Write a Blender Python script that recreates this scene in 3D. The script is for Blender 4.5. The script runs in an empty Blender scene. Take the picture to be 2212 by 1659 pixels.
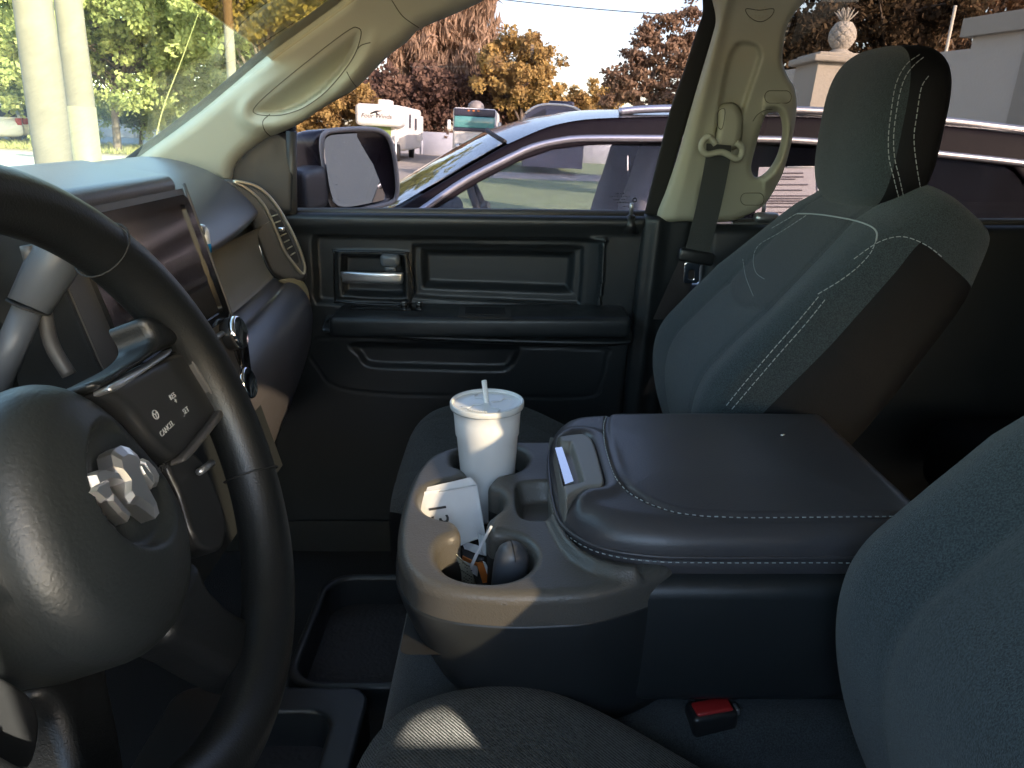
import bpy, bmesh, math, random
import numpy as np
from mathutils import Vector, Matrix, Quaternion
from mathutils.bvhtree import BVHTree
from mathutils.geometry import delaunay_2d_cdt
R_ = math.radians
S = bpy.context.scene
H = 1.63                        # camera height above the car park
F_ = 1640.0                     # focal length in the measuring grid (2212 x 1659)
TH = R_(19)
# ---------------------------------------------------------------- camera, world, sun, exposure
# the pickup stands on a slight slope: RT turns its own axes into the level world
_n = Vector((.0512, .0111, 1)).normalized()
RT = np.array(_n.rotation_difference(Vector((0, 0, 1))).to_matrix())
cam_d = bpy.data.cameras.new('camera'); cam = bpy.data.objects.new('camera', cam_d)
S.collection.objects.link(cam); S.camera = cam
cam_d.sensor_width = 36; cam_d.lens = 36 * F_ / 2212; cam_d.clip_start = .02; cam_d.clip_end = 2000
cam.matrix_world = Matrix.Translation((0, 0, H)) @ Matrix(RT.tolist()).to_4x4() @ Matrix.Rotation(R_(90) - TH, 4, 'X')
SUN = Vector((1, -1.0, .50)).normalized()
el = math.asin(SUN.z); az = math.atan2(SUN.x, SUN.y)
W = bpy.data.worlds.new('World'); S.world = W; W.use_nodes = True
nt = W.node_tree; bg = nt.nodes['Background']
sky = nt.nodes.new('ShaderNodeTexSky'); sky.sky_type = 'NISHITA'; sky.sun_disc = False
sky.sun_elevation = el; sky.sun_rotation = az; sky.dust_density = 1.0; sky.air_density = 1.0; sky.altitude = 0
nt.links.new(sky.outputs[0], bg.inputs[0]); bg.inputs[1].default_value = .15
sl = bpy.data.lights.new('sun', 'SUN'); sl.energy = 3.2; sl.angle = R_(.5); sl.color = (1, .90, .74)
so = bpy.data.objects.new('sun', sl); S.collection.objects.link(so)
so.rotation_euler = (-SUN).to_track_quat('-Z', 'Y').to_euler(); so.location = (20, -8, 20)
S.view_settings.view_transform = 'Standard'; S.view_settings.look = 'None'
S.view_settings.exposure = 3.1; S.view_settings.gamma = 1
S.cycles.transparent_max_bounces = 24; S.cycles.max_bounces = 10; S.cycles.diffuse_bounces = 5

# ---------------------------------------------------------------- pixel rays
def ray(px, py):
    dx = (px - 1106) / F_; dy = (py - 829.5) / F_
    return np.array([dx, math.cos(TH) - dy * math.sin(TH), -math.sin(TH) - dy * math.cos(TH)])
def P(px, py, Y=None, z=None, X=None):           # truck frame, metres from the camera
    d = ray(px, py)
    k = Y / d[1] if Y is not None else (z / d[2] if z is not None else X / d[0])
    return d * k
def PE(px, py, Y=None, z=None):                   # level frame, metres from the camera
    d = RT @ ray(px, py)
    k = Y / d[1] if Y is not None else z / d[2]
    return d * k
def px_of(p):
    d = p[1] * math.cos(TH) - p[2] * math.sin(TH); v = -p[2] * math.cos(TH) - p[1] * math.sin(TH)
    return np.array([1106 + F_ * p[0] / d, 829.5 + F_ * v / d])

# ---------------------------------------------------------------- object helpers
FR = {'t': True}                                  # True: vertices given in the truck frame
ORG = {}
def wv(V):
    V = np.asarray(V, float).reshape(-1, 3)
    if FR['t']: V = V @ RT.T
    return V + np.array([0, 0, H])
def tag(o, label=None, cat=None, group=None, kind=None):
    if label: o['label'] = label
    if cat: o['category'] = cat
    if group: o['group'] = group
    if kind: o['kind'] = kind
    return o
def thing(name, label, cat, loc, group=None):
    o = bpy.data.objects.new(name, None); S.collection.objects.link(o)
    w = wv(loc)[0]; o.location = w; o.empty_display_size = .1; ORG[o.name] = w
    return tag(o, label, cat, group)
def mesh(name, V, Fc, mat, parent=None, smooth=True, sharp=None, uv=None):
    w = wv(V)
    if parent is not None: org = ORG[parent.name]
    else:
        org = w.mean(0); org[2] = w[:, 2].min()
    me = bpy.data.meshes.new(name); me.from_pydata((w - org).tolist(), [], [tuple(int(i) for i in f) for f in Fc])
    me.materials.append(mat)
    if smooth:
        me.polygons.foreach_set('use_smooth', [True] * len(me.polygons))
        if sharp:
            bm = bmesh.new(); bm.from_mesh(me)
            for e in bm.edges:
                if len(e.link_faces) == 2 and e.calc_face_angle(0) > R_(sharp): e.smooth = False
            bm.to_mesh(me); bm.free()
    me.update()
    o = bpy.data.objects.new(name, me); S.collection.objects.link(o)
    ORG[o.name] = org
    if parent is None: o.location = org
    else: o.parent = parent
    return o
class MB:
    def __init__(s): s.V = []; s.F = []; s.n = 0
    def add(s, V, Fc):
        V = np.asarray(V, float).reshape(-1, 3); s.V.append(V)
        s.F += [tuple(int(i) + s.n for i in f) for f in Fc]; s.n += len(V); return s
    def build(s, name, mat, parent=None, **k): return mesh(name, np.vstack(s.V), s.F, mat, parent, **k)
def frame_from(z, x=None):
    z = np.asarray(z, float); z = z / np.linalg.norm(z)
    x = np.array([0, 0, 1.]) if x is None else np.asarray(x, float)
    if abs(x @ z) > .99: x = np.array([1., 0, 0])
    x = x - (x @ z) * z; x /= np.linalg.norm(x)
    return x, np.cross(z, x), z
def rbox(c, s, b=.01, seg=3, M=None):            # rounded box: centre, full sizes, bevel, optional 3x3 axes (columns)
    bm = bmesh.new(); bmesh.ops.create_cube(bm, size=1)
    for v in bm.verts: v.co = Vector((v.co.x * s[0], v.co.y * s[1], v.co.z * s[2]))
    if b > 0: bmesh.ops.bevel(bm, geom=bm.edges[:], offset=min(b, min(s) * .49), segments=seg, profile=.5, affect='EDGES')
    V = np.array([v.co[:] for v in bm.verts]); Fc = [[v.index for v in f.verts] for f in bm.faces]
    bm.free()
    if M is not None: V = V @ np.asarray(M).T
    return V + np.asarray(c, float), Fc
def tube(path, r, seg=10, closed=False, flat=1.0, caps=True, up=None):
    path = np.asarray(path, float); n = len(path); r = np.broadcast_to(np.asarray(r, float), (n,))
    V = []; Fc = []; pn = None
    for i in range(n):
        if closed: t = path[(i + 1) % n] - path[i - 1]
        else: t = path[min(i + 1, n - 1)] - path[max(i - 1, 0)]
        t = t / (np.linalg.norm(t) + 1e-12)
        if pn is None:
            a, b, _ = frame_from(t, up)
        else:
            a = pn - (pn @ t) * t if up is None else np.asarray(up, float) - (np.asarray(up) @ t) * t
            a /= np.linalg.norm(a); b = np.cross(t, a)
        pn = a
        for k in range(seg):
            q = 2 * math.pi * k / seg
            V.append(path[i] + r[i] * (math.cos(q) * a * flat + math.sin(q) * b))
    m = n if closed else n - 1
    for i in range(m):
        for k in range(seg):
            j = (i + 1) % n
            Fc.append((i * seg + k, i * seg + (k + 1) % seg, j * seg + (k + 1) % seg, j * seg + k))
    if not closed and caps:
        Fc.append(tuple(range(seg))[::-1]); Fc.append(tuple(range((n - 1) * seg, n * seg)))
    return np.array(V), Fc
def loft(rings, cap=True, closed=True):
    n = len(rings[0]); V = np.vstack(rings); Fc = []
    for i in range(len(rings) - 1):
        for k in range(n if closed else n - 1):
            a = i * n + k; b = i * n + (k + 1) % n
            Fc.append((a, b, b + n, a + n))
    if cap and closed:
        Fc.append(tuple(range(n))[::-1]); Fc.append(tuple(range((len(rings) - 1) * n, len(rings) * n)))
    return V, Fc
def lathe(prof, c, axis=(0, 0, 1), seg=40):      # profile of (radius, height)
    a, b, z = frame_from(axis); rings = []
    for r, h in prof:
        q = np.linspace(0, 2 * math.pi, seg, endpoint=False)[:, None]
        rings.append(np.asarray(c, float) + h * z + max(r, 1e-5) * (np.cos(q) * a + np.sin(q) * b))
    return loft(rings)
def cr(pts, n=8, closed=True):                   # Catmull-Rom resample
    p = np.asarray(pts, float); N = len(p); out = []
    for i in range(N if closed else N - 1):
        if closed: a, b, c, d = p[i - 1], p[i], p[(i + 1) % N], p[(i + 2) % N]
        else: a, b, c, d = p[max(i - 1, 0)], p[i], p[i + 1], p[min(i + 2, N - 1)]
        for k in range(n):
            t = k / n
            out.append(.5 * (2 * b + (c - a) * t + (2 * a - 5 * b + 4 * c - d) * t * t + (3 * b - a - 3 * c + d) * t ** 3))
    if not closed: out.append(p[-1])
    return np.array(out)
def resample(p, step, closed=True):
    p = np.asarray(p, float); q = np.vstack([p, p[:1]]) if closed else p
    L = np.r_[0, np.cumsum(np.linalg.norm(np.diff(q, axis=0), axis=1))]
    n = max(3, int(round(L[-1] / step)))
    t = np.linspace(0, L[-1], n, endpoint=not closed)
    return np.stack([np.interp(t, L, q[:, k]) for k in range(p.shape[1])], 1)
def rrect(x0, y0, x1, y1, r, n=6):
    out = []
    for cx, cy, a in ((x1 - r, y1 - r, 0), (x0 + r, y1 - r, 90), (x0 + r, y0 + r, 180), (x1 - r, y0 + r, 270)):
        for k in range(n + 1):
            q = R_(a + 90 * k / n); out.append((cx + r * math.cos(q), cy + r * math.sin(q)))
    return np.array(out)
def sdf(pts, poly):                               # >0 inside
    pts = np.asarray(pts, float); d = np.full(len(pts), 1e9); ins = np.zeros(len(pts), bool)
    N = len(poly)
    for i in range(N):
        a = poly[i]; b = poly[(i + 1) % N]; e = b - a; w = pts - a
        t = np.clip((w @ e) / (e @ e + 1e-15), 0, 1); q = w - t[:, None] * e
        d = np.minimum(d, (q * q).sum(1))
        c = ((a[1] > pts[:, 1]) != (b[1] > pts[:, 1]))
        with np.errstate(divide='ignore', invalid='ignore'):
            xi = (b[0] - a[0]) * (pts[:, 1] - a[1]) / (b[1] - a[1] + 1e-15) + a[0]
        ins ^= c & (pts[:, 0] < xi)
    return np.where(ins, 1, -1) * np.sqrt(d)
def sst(x, a, b):
    t = np.clip((x - a) / (b - a), 0, 1); return t * t * (3 - 2 * t)
def relief(name, outline, step, mapf, height=None, edge=0, edge_d=None, T=.01, holes=(), mat=None, parent=None, extra=(), back=False):
    """sheet with outline in (u,v); height(pts)->h lifts it; rolled edge of radius edge; skirt T deep"""
    ol = resample(outline, step); hs = [resample(h, step * .6) for h in holes]
    lo = ol.min(0); hi = ol.max(0)
    gx, gy = np.meshgrid(np.arange(lo[0], hi[0], step), np.arange(lo[1], hi[1], step * .9))
    gx = gx + (np.arange(gx.shape[0]) % 2)[:, None] * step * .5
    g = np.stack([gx.ravel(), gy.ravel()], 1); s = sdf(g, ol); keep = s > step * .45
    for h in hs: keep &= sdf(g, h) < -step * .45
    g = g[keep]
    loops = [ol] + hs; inner = []
    if edge:                                      # rings of points that follow the rolled rim
        ks = (.04, .12, .24, .40, .60, .82)
        sall = np.full(len(g), 1e9)
        for L in loops: sall = np.minimum(sall, np.abs(sdf(g, L)))
        if edge > step * 1.2: g = g[sall > edge * .82 + step * .3]
        for L in loops:
            tg = np.roll(L, -1, 0) - np.roll(L, 1, 0); tg /= np.linalg.norm(tg, axis=1)[:, None] + 1e-12; nn_ = np.stack([-tg[:, 1], tg[:, 0]], 1)
            for k in ks:
                for sg in (1, -1):
                    q = L + nn_ * sg * edge * k; m = np.abs(np.abs(sdf(q, L)) - edge * k) < edge * .02
                    q = q[m]
                    if len(q):
                        ok = sdf(q, ol) > 0
                        for h in hs: ok &= sdf(q, h) < 0
                        for L2 in loops:
                            if L2 is not L: ok &= np.abs(sdf(q, L2)) > edge * (k if edge * k > step * .3 else .3)
                        if len(q[ok]): inner.append(q[ok])
    V2 = []; E = []
    for L in loops:
        b = len(V2); V2 += [tuple(p) for p in L]; E += [(b + i, b + (i + 1) % len(L)) for i in range(len(L))]
    for L in extra:
        L = resample(L, step)
        V2 += [tuple(p) for p in L]
    for q in inner: V2 += [tuple(p) for p in q]
    V2 += [tuple(p) for p in g]
    r = delaunay_2d_cdt([Vector(v) for v in V2], E, [], 0, 1e-7)
    vo = np.array([v[:] for v in r[0]]); tri = np.array([f for f in r[2] if len(f) == 3])
    cen = vo[tri].mean(1); k = sdf(cen, ol) > 0
    for h in hs: k &= sdf(cen, h) < 0
    tri = tri[k]
    e1 = vo[tri[:, 1]] - vo[tri[:, 0]]; e2 = vo[tri[:, 2]] - vo[tri[:, 0]]
    fl = (e1[:, 0] * e2[:, 1] - e1[:, 1] * e2[:, 0]) < 0; tri[fl] = tri[fl][:, ::-1]
    hgt = height(vo) if height else np.zeros(len(vo))
    if edge:
        ed = edge_d or edge
        for q, L in enumerate(loops):
            dd = np.clip(np.abs(sdf(vo, L)) / edge, 0, 1); hgt = hgt - ed * (1 - np.sqrt(np.clip(1 - (1 - dd) ** 2, 0, 1)))
    V = np.array([mapf(a, b, c) for (a, b), c in zip(vo, hgt)]); Fc = [tuple(t) for t in tri]
    nb = len(V); VV = [V]
    for L in loops:
        hh = (height(L) if height else np.zeros(len(L))) - (edge_d or edge)
        top = np.array([mapf(a, b, c) for (a, b), c in zip(L, hh)])
        bot = np.array([mapf(a, b, -T) for a, b in L]); n = len(L)
        VV += [top, bot]
        for i in range(n):
            j = (i + 1) % n; Fc.append((nb + i, nb + j, nb + n + j, nb + n + i))
        if back and L is ol: Fc.append(tuple(nb + n + i for i in range(n)))
        nb += 2 * n
    return mesh(name, np.vstack(VV), Fc, mat, parent)
def poly_slab(poly3, nrm, T, b=0):               # flat polygon (3-D points) thickened against nrm
    p = np.asarray(poly3, float); n = len(p); nrm = np.asarray(nrm, float) / np.linalg.norm(nrm)
    V = np.vstack([p, p - nrm * T]); Fc = [tuple(range(n)), tuple(range(n, 2 * n))[::-1]]
    Fc += [(i, (i + 1) % n, n + (i + 1) % n, n + i) for i in range(n)]
    return V, Fc
def bvh_of(o):                                    # in camera-relative level frame
    me = o.data; org = ORG[o.name]
    V = [tuple(np.array(v.co[:]) + org - np.array([0, 0, H])) for v in me.vertices]
    return BVHTree.FromPolygons(V, [tuple(p.vertices) for p in me.polygons])
def cast(bv, px, py):
    d = RT @ ray(px, py); d /= np.linalg.norm(d)
    h = bv.ray_cast(Vector((0, 0, 0)), Vector(d))
    if h[0] is None: return None
    p = np.array(h[0][:]); n = np.array(h[1][:])
    if n @ d > 0: n = -n
    if FR['t']: p = RT.T @ p; n = RT.T @ n
    return p, n
def on_surf(bv, pts, n=6, off=0.0006, closed=False):
    out = []
    for q in cr(pts, n, closed):
        c = cast(bv, *q)
        if c: out.append(c[0] + c[1] * off)
    return np.array(out)
def stitches(path, L=.0045, gap=.0025, r=.0006):
    mb = MB(); path = np.asarray(path)
    if len(path) < 2: return None
    p = resample(path, .0012, closed=False); n1 = int(L / .0012) or 1; n2 = int((L + gap) / .0012) or 2; i = 0
    while i + n1 < len(p):
        q = p[i:i + n1 + 1]
        if np.linalg.norm(q[-1] - q[0]) < L * 1.8: mb.add(*tube(q, r, 5))
        i += n2
    return mb if mb.n else None
def text_mesh(txt, size, M3, c, depth=.0006, shear=0):
    """text as vertices/faces: M3 columns = right, up, out"""
    cu = bpy.data.curves.new('t', 'FONT'); cu.body = txt; cu.size = size; cu.extrude = depth; cu.align_x = 'CENTER'; cu.align_y = 'CENTER'; cu.shear = shear; cu.resolution_u = 3
    o = bpy.data.objects.new('t', cu); S.collection.objects.link(o)
    dg = bpy.context.evaluated_depsgraph_get(); me = o.evaluated_get(dg).to_mesh()
    V = np.array([v.co[:] for v in me.vertices]); Fc = [tuple(p.vertices) for p in me.polygons]
    o.evaluated_get(dg).to_mesh_clear(); bpy.data.objects.remove(o); bpy.data.curves.remove(cu)
    return V @ np.asarray(M3).T + np.asarray(c), Fc

# ---------------------------------------------------------------- materials
def mat(name, col, rough=.5, metal=0, bump=None, var=None, spec=.5, coat=0, sheen=0, trans=0, rvar=None, aniso=None):
    m = bpy.data.materials.new(name); m.use_nodes = True; n = m.node_tree.nodes; l = m.node_tree.links
    b = n['Principled BSDF']; b.inputs['Base Color'].default_value = (*col, 1); b.inputs['Roughness'].default_value = rough
    b.inputs['Metallic'].default_value = metal; b.inputs['Specular IOR Level'].default_value = spec
    b.inputs['Coat Weight'].default_value = coat; b.inputs['Sheen Weight'].default_value = sheen
    b.inputs['Coat Roughness'].default_value = .04
    if trans:
        b.inputs['Transmission Weight'].default_value = trans
    tc = n.new('ShaderNodeTexCoord')
    if var:                                       # (scale, amount, second colour)
        t = n.new('ShaderNodeTexNoise'); t.inputs['Scale'].default_value = var[0]; t.inputs['Detail'].default_value = 6
        l.new(tc.outputs['Object'], t.inputs['Vector'])
        r = n.new('ShaderNodeValToRGB'); r.color_ramp.elements[0].position = .5 - var[1]; r.color_ramp.elements[1].position = .5 + var[1]
        r.color_ramp.elements[0].color = (*col, 1); r.color_ramp.elements[1].color = (*var[2], 1)
        l.new(t.outputs['Fac'], r.inputs[0]); l.new(r.outputs[0], b.inputs['Base Color'])
    if rvar:
        t = n.new('ShaderNodeTexNoise'); t.inputs['Scale'].default_value = rvar[0]; t.inputs['Detail'].default_value = 8
        l.new(tc.outputs['Object'], t.inputs['Vector'])
        mr = n.new('ShaderNodeMapRange'); mr.inputs['To Min'].default_value = rough - rvar[1]; mr.inputs['To Max'].default_value = rough + rvar[1]
        mr.inputs['From Min'].default_value = .3; mr.inputs['From Max'].default_value = .7
        l.new(t.outputs['Fac'], mr.inputs['Value']); l.new(mr.outputs[0], b.inputs['Roughness'])
    if bump:                                      # (kind, scale, strength, distance)
        bp = n.new('ShaderNodeBump'); bp.inputs['Strength'].default_value = bump[2]; bp.inputs['Distance'].default_value = bump[3]
        if bump[0] == 'noise':
            t = n.new('ShaderNodeTexNoise'); t.inputs['Scale'].default_value = bump[1]; t.inputs['Detail'].default_value = 3
            l.new(tc.outputs['Object'], t.inputs['Vector']); src = t.outputs['Fac']
        elif bump[0] == 'leather':
            t = n.new('ShaderNodeTexVoronoi'); t.inputs['Scale'].default_value = bump[1]; t.feature = 'SMOOTH_F1'
            nz = n.new('ShaderNodeTexNoise'); nz.inputs['Scale'].default_value = bump[1] * .6
            mx = n.new('ShaderNodeMixRGB'); mx.inputs[0].default_value = .004
            l.new(tc.outputs['Object'], nz.inputs['Vector']); l.new(tc.outputs['Object'], mx.inputs[1]); l.new(nz.outputs['Color'], mx.inputs[2])
            l.new(mx.outputs[0], t.inputs['Vector']); src = t.outputs['Distance']
        else:                                     # weave
            w1 = n.new('ShaderNodeTexWave'); w1.inputs['Scale'].default_value = bump[1]; w1.bands_direction = 'DIAGONAL'
            w1.inputs['Distortion'].default_value = 1.5; w1.inputs['Detail'].default_value = 2; w1.inputs['Detail Scale'].default_value = 3
            nz = n.new('ShaderNodeTexNoise'); nz.inputs['Scale'].default_value = bump[1] * 2.2
            ad = n.new('ShaderNodeMath'); ad.operation = 'ADD'
            l.new(tc.outputs['Object'], w1.inputs['Vector']); l.new(tc.outputs['Object'], nz.inputs['Vector'])
            l.new(w1.outputs['Fac'], ad.inputs[0]); l.new(nz.outputs['Fac'], ad.inputs[1]); src = ad.outputs[0]
        l.new(src, bp.inputs['Height']); l.new(bp.outputs[0], b.inputs['Normal'])
    return m
def glass(name, tint, refl=1.0, rough=0.0, haze=0, ior=1.45):
    m = bpy.data.materials.new(name); m.use_nodes = True; n = m.node_tree.nodes; l = m.node_tree.links
    n.remove(n['Principled BSDF']); out = n['Material Output']
    t = n.new('ShaderNodeBsdfTransparent'); t.inputs[0].default_value = (*tint, 1)
    g = n.new('ShaderNodeBsdfGlossy'); g.inputs['Roughness'].default_value = rough; g.inputs[0].default_value = (refl, refl, refl, 1)
    fr = n.new('ShaderNodeFresnel'); fr.inputs[0].default_value = ior
    ge = n.new('ShaderNodeNewGeometry'); iv = n.new('ShaderNodeMath'); iv.operation = 'SUBTRACT'; iv.inputs[0].default_value = 1; ml = n.new('ShaderNodeMath'); ml.operation = 'MULTIPLY'
    l.new(ge.outputs['Backfacing'], iv.inputs[1]); l.new(iv.outputs[0], ml.inputs[0]); l.new(fr.outputs[0], ml.inputs[1])
    mx = n.new('ShaderNodeMixShader'); l.new(ml.outputs[0], mx.inputs[0]); l.new(t.outputs[0], mx.inputs[1]); l.new(g.outputs[0], mx.inputs[2])
    if haze:  # faint pale veil mixed over the glass, making the view hazy
        df = n.new('ShaderNodeBsdfDiffuse'); df.inputs[0].default_value = (.6, .6, .55, 1)
        tc = n.new('ShaderNodeTexCoord'); v = n.new('ShaderNodeTexNoise'); v.inputs['Scale'].default_value = 60; v.inputs['Detail'].default_value = 8
        l.new(tc.outputs['Object'], v.inputs['Vector'])
        mr = n.new('ShaderNodeMapRange'); mr.inputs['From Min'].default_value = .25; mr.inputs['From Max'].default_value = .85; mr.inputs['To Max'].default_value = haze
        l.new(v.outputs['Fac'], mr.inputs['Value']); m2 = n.new('ShaderNodeMixShader')
        l.new(mr.outputs[0], m2.inputs[0]); l.new(mx.outputs[0], m2.inputs[1]); l.new(df.outputs[0], m2.inputs[2]); l.new(m2.outputs[0], out.inputs[0])
    else: l.new(mx.outputs[0], out.inputs[0])
    return m
M = {}
M['black'] = mat('black_plastic', (.018, .021, .023), .38, bump=('noise', 900, .35, .0005), rvar=(30, .06))
M['black_s'] = mat('smooth_black', (.018, .019, .02), .3)
M['gloss'] = mat('gloss_black', (.01, .01, .011), .12)
M['screen'] = mat('screen_glass', (.012, .01, .01), .1, var=(6, .1, (.02, .016, .014)))
M['tray'] = mat('tray_plastic', (.080, .076, .068), .38, bump=('leather', 560, .5, .0006), rvar=(20, .05))
M['leather'] = mat('black_leather', (.050, .047, .052), .36, bump=('leather', 420, .25, .0005), var=(7, .2, (.060, .056, .058)))
M['wheel'] = mat('wheel_leather', (.007, .008, .0085), .42, bump=('leather', 700, .4, .0004))
M['hub'] = mat('hub_vinyl', (.014, .017, .018), .45, bump=('leather', 420, .4, .0004))
M['fabric'] = mat('seat_fabric', (.018, .026, .030), .85, bump=('noise', 1100, .9, .0012), sheen=.22, var=(650, .12, (.048, .064, .070)), spec=.25)
M['fabric_c'] = mat('seat_fabric_dark', (.018, .023, .026), .85, bump=('noise', 1100, .9, .0012), sheen=.2, var=(650, .12, (.046, .056, .060)), spec=.25)
M['fabric_w'] = mat('seat_fabric_weave', (.022, .025, .024), .85, bump=('weave', 170, 1.0, .0016), sheen=.22, var=(300, .14, (.060, .066, .062)), spec=.2)
M['fabric_side'] = mat('seat_side_vinyl', (.007, .0075, .009), .7, spec=.2, bump=('leather', 500, .4, .0004))
M['thread'] = mat('pale_thread', (.36, .39, .39), .7)
M['cream'] = mat('cream_trim', (.44, .43, .33), .45, bump=('noise', 700, .2, .0005))
M['cream_d'] = mat('cream_recess', (.46, .43, .31), .5, bump=('noise', 700, .2, .0005))
M['dash'] = mat('dash_soft', (.075, .072, .080), .36, bump=('leather', 600, .35, .0006))
M['dash_tan'] = mat('dash_tan', (.22, .19, .12), .5, bump=('noise', 900, .3, .0004))
M['dash_g'] = mat('dash_graphite', (.07, .066, .062), .42, bump=('noise', 900, .3, .0004))
M['ventring'] = mat('vent_ring', (.55, .50, .38), .28, metal=.8)
M['badge'] = mat('badge_chrome', (.95, .95, .97), .33, metal=1)
M['chrome'] = mat('chrome', (.85, .85, .88), .08, metal=1)
M['satin'] = mat('satin_silver', (.62, .63, .66), .3, metal=.9, bump=('noise', 800, .1, .0003))
M['foam'] = mat('foam_cup', (.76, .78, .79), .55, bump=('noise', 500, .25, .0005), var=(200, .2, (.76, .78, .79)))
M['lid'] = mat('cup_lid', (.62, .64, .64), .22, spec=.7)
M['straw'] = mat('straw', (.75, .78, .78), .2, spec=.6)
M['paper'] = mat('paper', (.66, .68, .70), .8, var=(60, .3, (.6, .61, .64)), bump=('noise', 60, .3, .003))
M['ink'] = mat('ink', (.03, .03, .035), .7)
M['grey_ink'] = mat('grey_print', (.22, .22, .2), .7)
M['orange'] = mat('orange_card', (.65, .2, .04), .5)
M['red'] = mat('red_plastic', (.32, .02, .02), .35)
M['rubber'] = mat('rubber', (.012, .012, .012), .7)
M['belt'] = mat('belt_webbing', (.055, .058, .055), .75, bump=('weave', 300, .8, .0012), sheen=.2)
M['mirror'] = mat('mirror_silver', (.74, .74, .72), .01, metal=1)
M['darkpaint'] = mat('dark_plum_paint', (.020, .012, .016), .3, coat=.6)
M['carpet'] = mat('carpet', (.028, .028, .029), .95, bump=('noise', 500, .8, .003))
M['headliner'] = mat('headliner', (.42, .41, .36), .9, bump=('noise', 600, .3, .001))
M['suvframe'] = mat('suv_door_frame', (.008, .006, .009), .6, spec=.12)
M['blackpaint'] = mat('suv_black_paint', (.008, .007, .009), .2, coat=.5, spec=.4)
M['whitepaint'] = mat('white_paint', (.8, .8, .78), .25, coat=.6)
M['silverline'] = mat('bright_trim', (.62, .62, .67), .34, metal=.9)
M['g_wind'] = glass('windshield_glass', (.93, .97, .90), haze=.16)
M['g_band'] = glass('windshield_shade_band', (.54, .44, .30))
M['g_side'] = glass('side_glass', (.52, .485, .505), haze=.0)
M['g_rear'] = glass('rear_glass', (.43, .395, .385))
M['g_priv'] = glass('driver_rear_glass', (.50, .46, .40))
M['g_back'] = glass('back_glass', (.13, .12, .12))
M['g_suv'] = glass('suv_glass', (.90, .90, .90), ior=1.6)
M['g_suvd'] = glass('suv_privacy_glass', (.35, .35, .38))
M['g_suvw'] = glass('suv_windshield_glass', (.60, .64, .66), ior=2.2)
# ================================================================ THE PICKUP CAB (truck frame)
def xy(px, py, z): return P(px, py, z=z)[:2]
def xyl(L, z): return np.array([xy(a, b, z) for a, b in L])
def xz(px, py, Y): p = P(px, py, Y=Y); return np.array([p[0], p[2]])
def xzl(L, Y): return np.array([xz(a, b, Y) for a, b in L])

cab = thing('pickup_cab', 'dark pickup cab seen from the driver side, with cream pillar trims and windshield', 'truck cab', (.3, .8, -1.0))
# --- passenger-side windshield pillar
A_out = cr([(270, 357), (300, 335), (430, 240), (575, 118), (640, 70), (735, 0), (800, -55), (1150, -60), (1047, 0), (975, 33), (907, 63), (880, 90), (837, 123), (770, 190), (720, 220), (687, 240), (650, 266), (603, 288), (573, 300), (533, 330), (507, 360), (490, 400), (400, 402), (330, 385)], 5)
lens = cr([(555, 243), (560, 226), (600, 188), (700, 108), (757, 68), (770, 64), (776, 73), (765, 110), (740, 150), (700, 195), (660, 225), (625, 240), (590, 247)], 6)
def A_h(p):
    s = sdf(p, lens); ul = (p[:, 1] - (226 - (p[:, 0] - 560) * .764)) * .79; h = -.036 * sst(ul, -2, 46) * sst(s, 0, 7)
    # hollow of the grip is deeper along its upper side, the grip itself swells under it
    lip = np.exp(-((s + 26) / 16) ** 2) * sst(p[:, 1] - (430 - .42 * p[:, 0]), -40, 40); return h + .012 * lip
A_Y = lambda u, v: 1.36 + .14 * v / 390
a_tr = relief('windshield_pillar_trim', A_out, 5, lambda u, v, h: P(u, v, Y=A_Y(u, v) - h), A_h, edge=34, edge_d=.035, T=.06, mat=M['cream'], parent=cab)
a_bv = bvh_of(a_tr)
def seam_on(bv, name, pts, parent, r=.0009, m='rubber', off=.0001, closed=False, mat_=None):
    p = on_surf(bv, pts, 8, off, closed)
    if len(p) > 2:
        mb = MB(); mb.add(*tube(p, r, 6, closed)); return mb.build(name, mat_ or M[m], parent)
M['seamc'] = mat('trim_gap', (.10, .095, .07), .8)
mb = MB()
for L, cl in (([(551, 245), (553, 228), (598, 186), (700, 104), (755, 64), (772, 60), (780, 72), (769, 112), (744, 152), (704, 198), (662, 229), (627, 244), (590, 250)], True), ([(583, 247), (568, 262), (572, 282), (586, 296)], False), ([(769, 110), (780, 98), (800, 92)], False), ([(749, 155), (758, 172), (770, 188)], False), ([(846, 0), (870, 35), (905, 60)], False)):
    p = on_surf(a_bv, L, 8, .0002, cl)
    if len(p) > 2: mb = MB(); mb.add(*tube(p, .0008, 6, cl and len(p) > 20)); mb.build('trim_seam', M['seamc'], a_tr)
M['frit'] = mat('black_frit', (.003, .003, .003), .6, spec=.2)
mb = MB(); q = np.array([P(a, b, Y=A_Y(a, b) + .03) for a, b in cr([(262, 361), (300, 333), (430, 236), (575, 114), (640, 66), (735, -4), (790, -50)], 6, False)])
mb.add(*tube(q, .009, 8)); mb.build('windshield_seal', M['frit'], cab)
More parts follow.
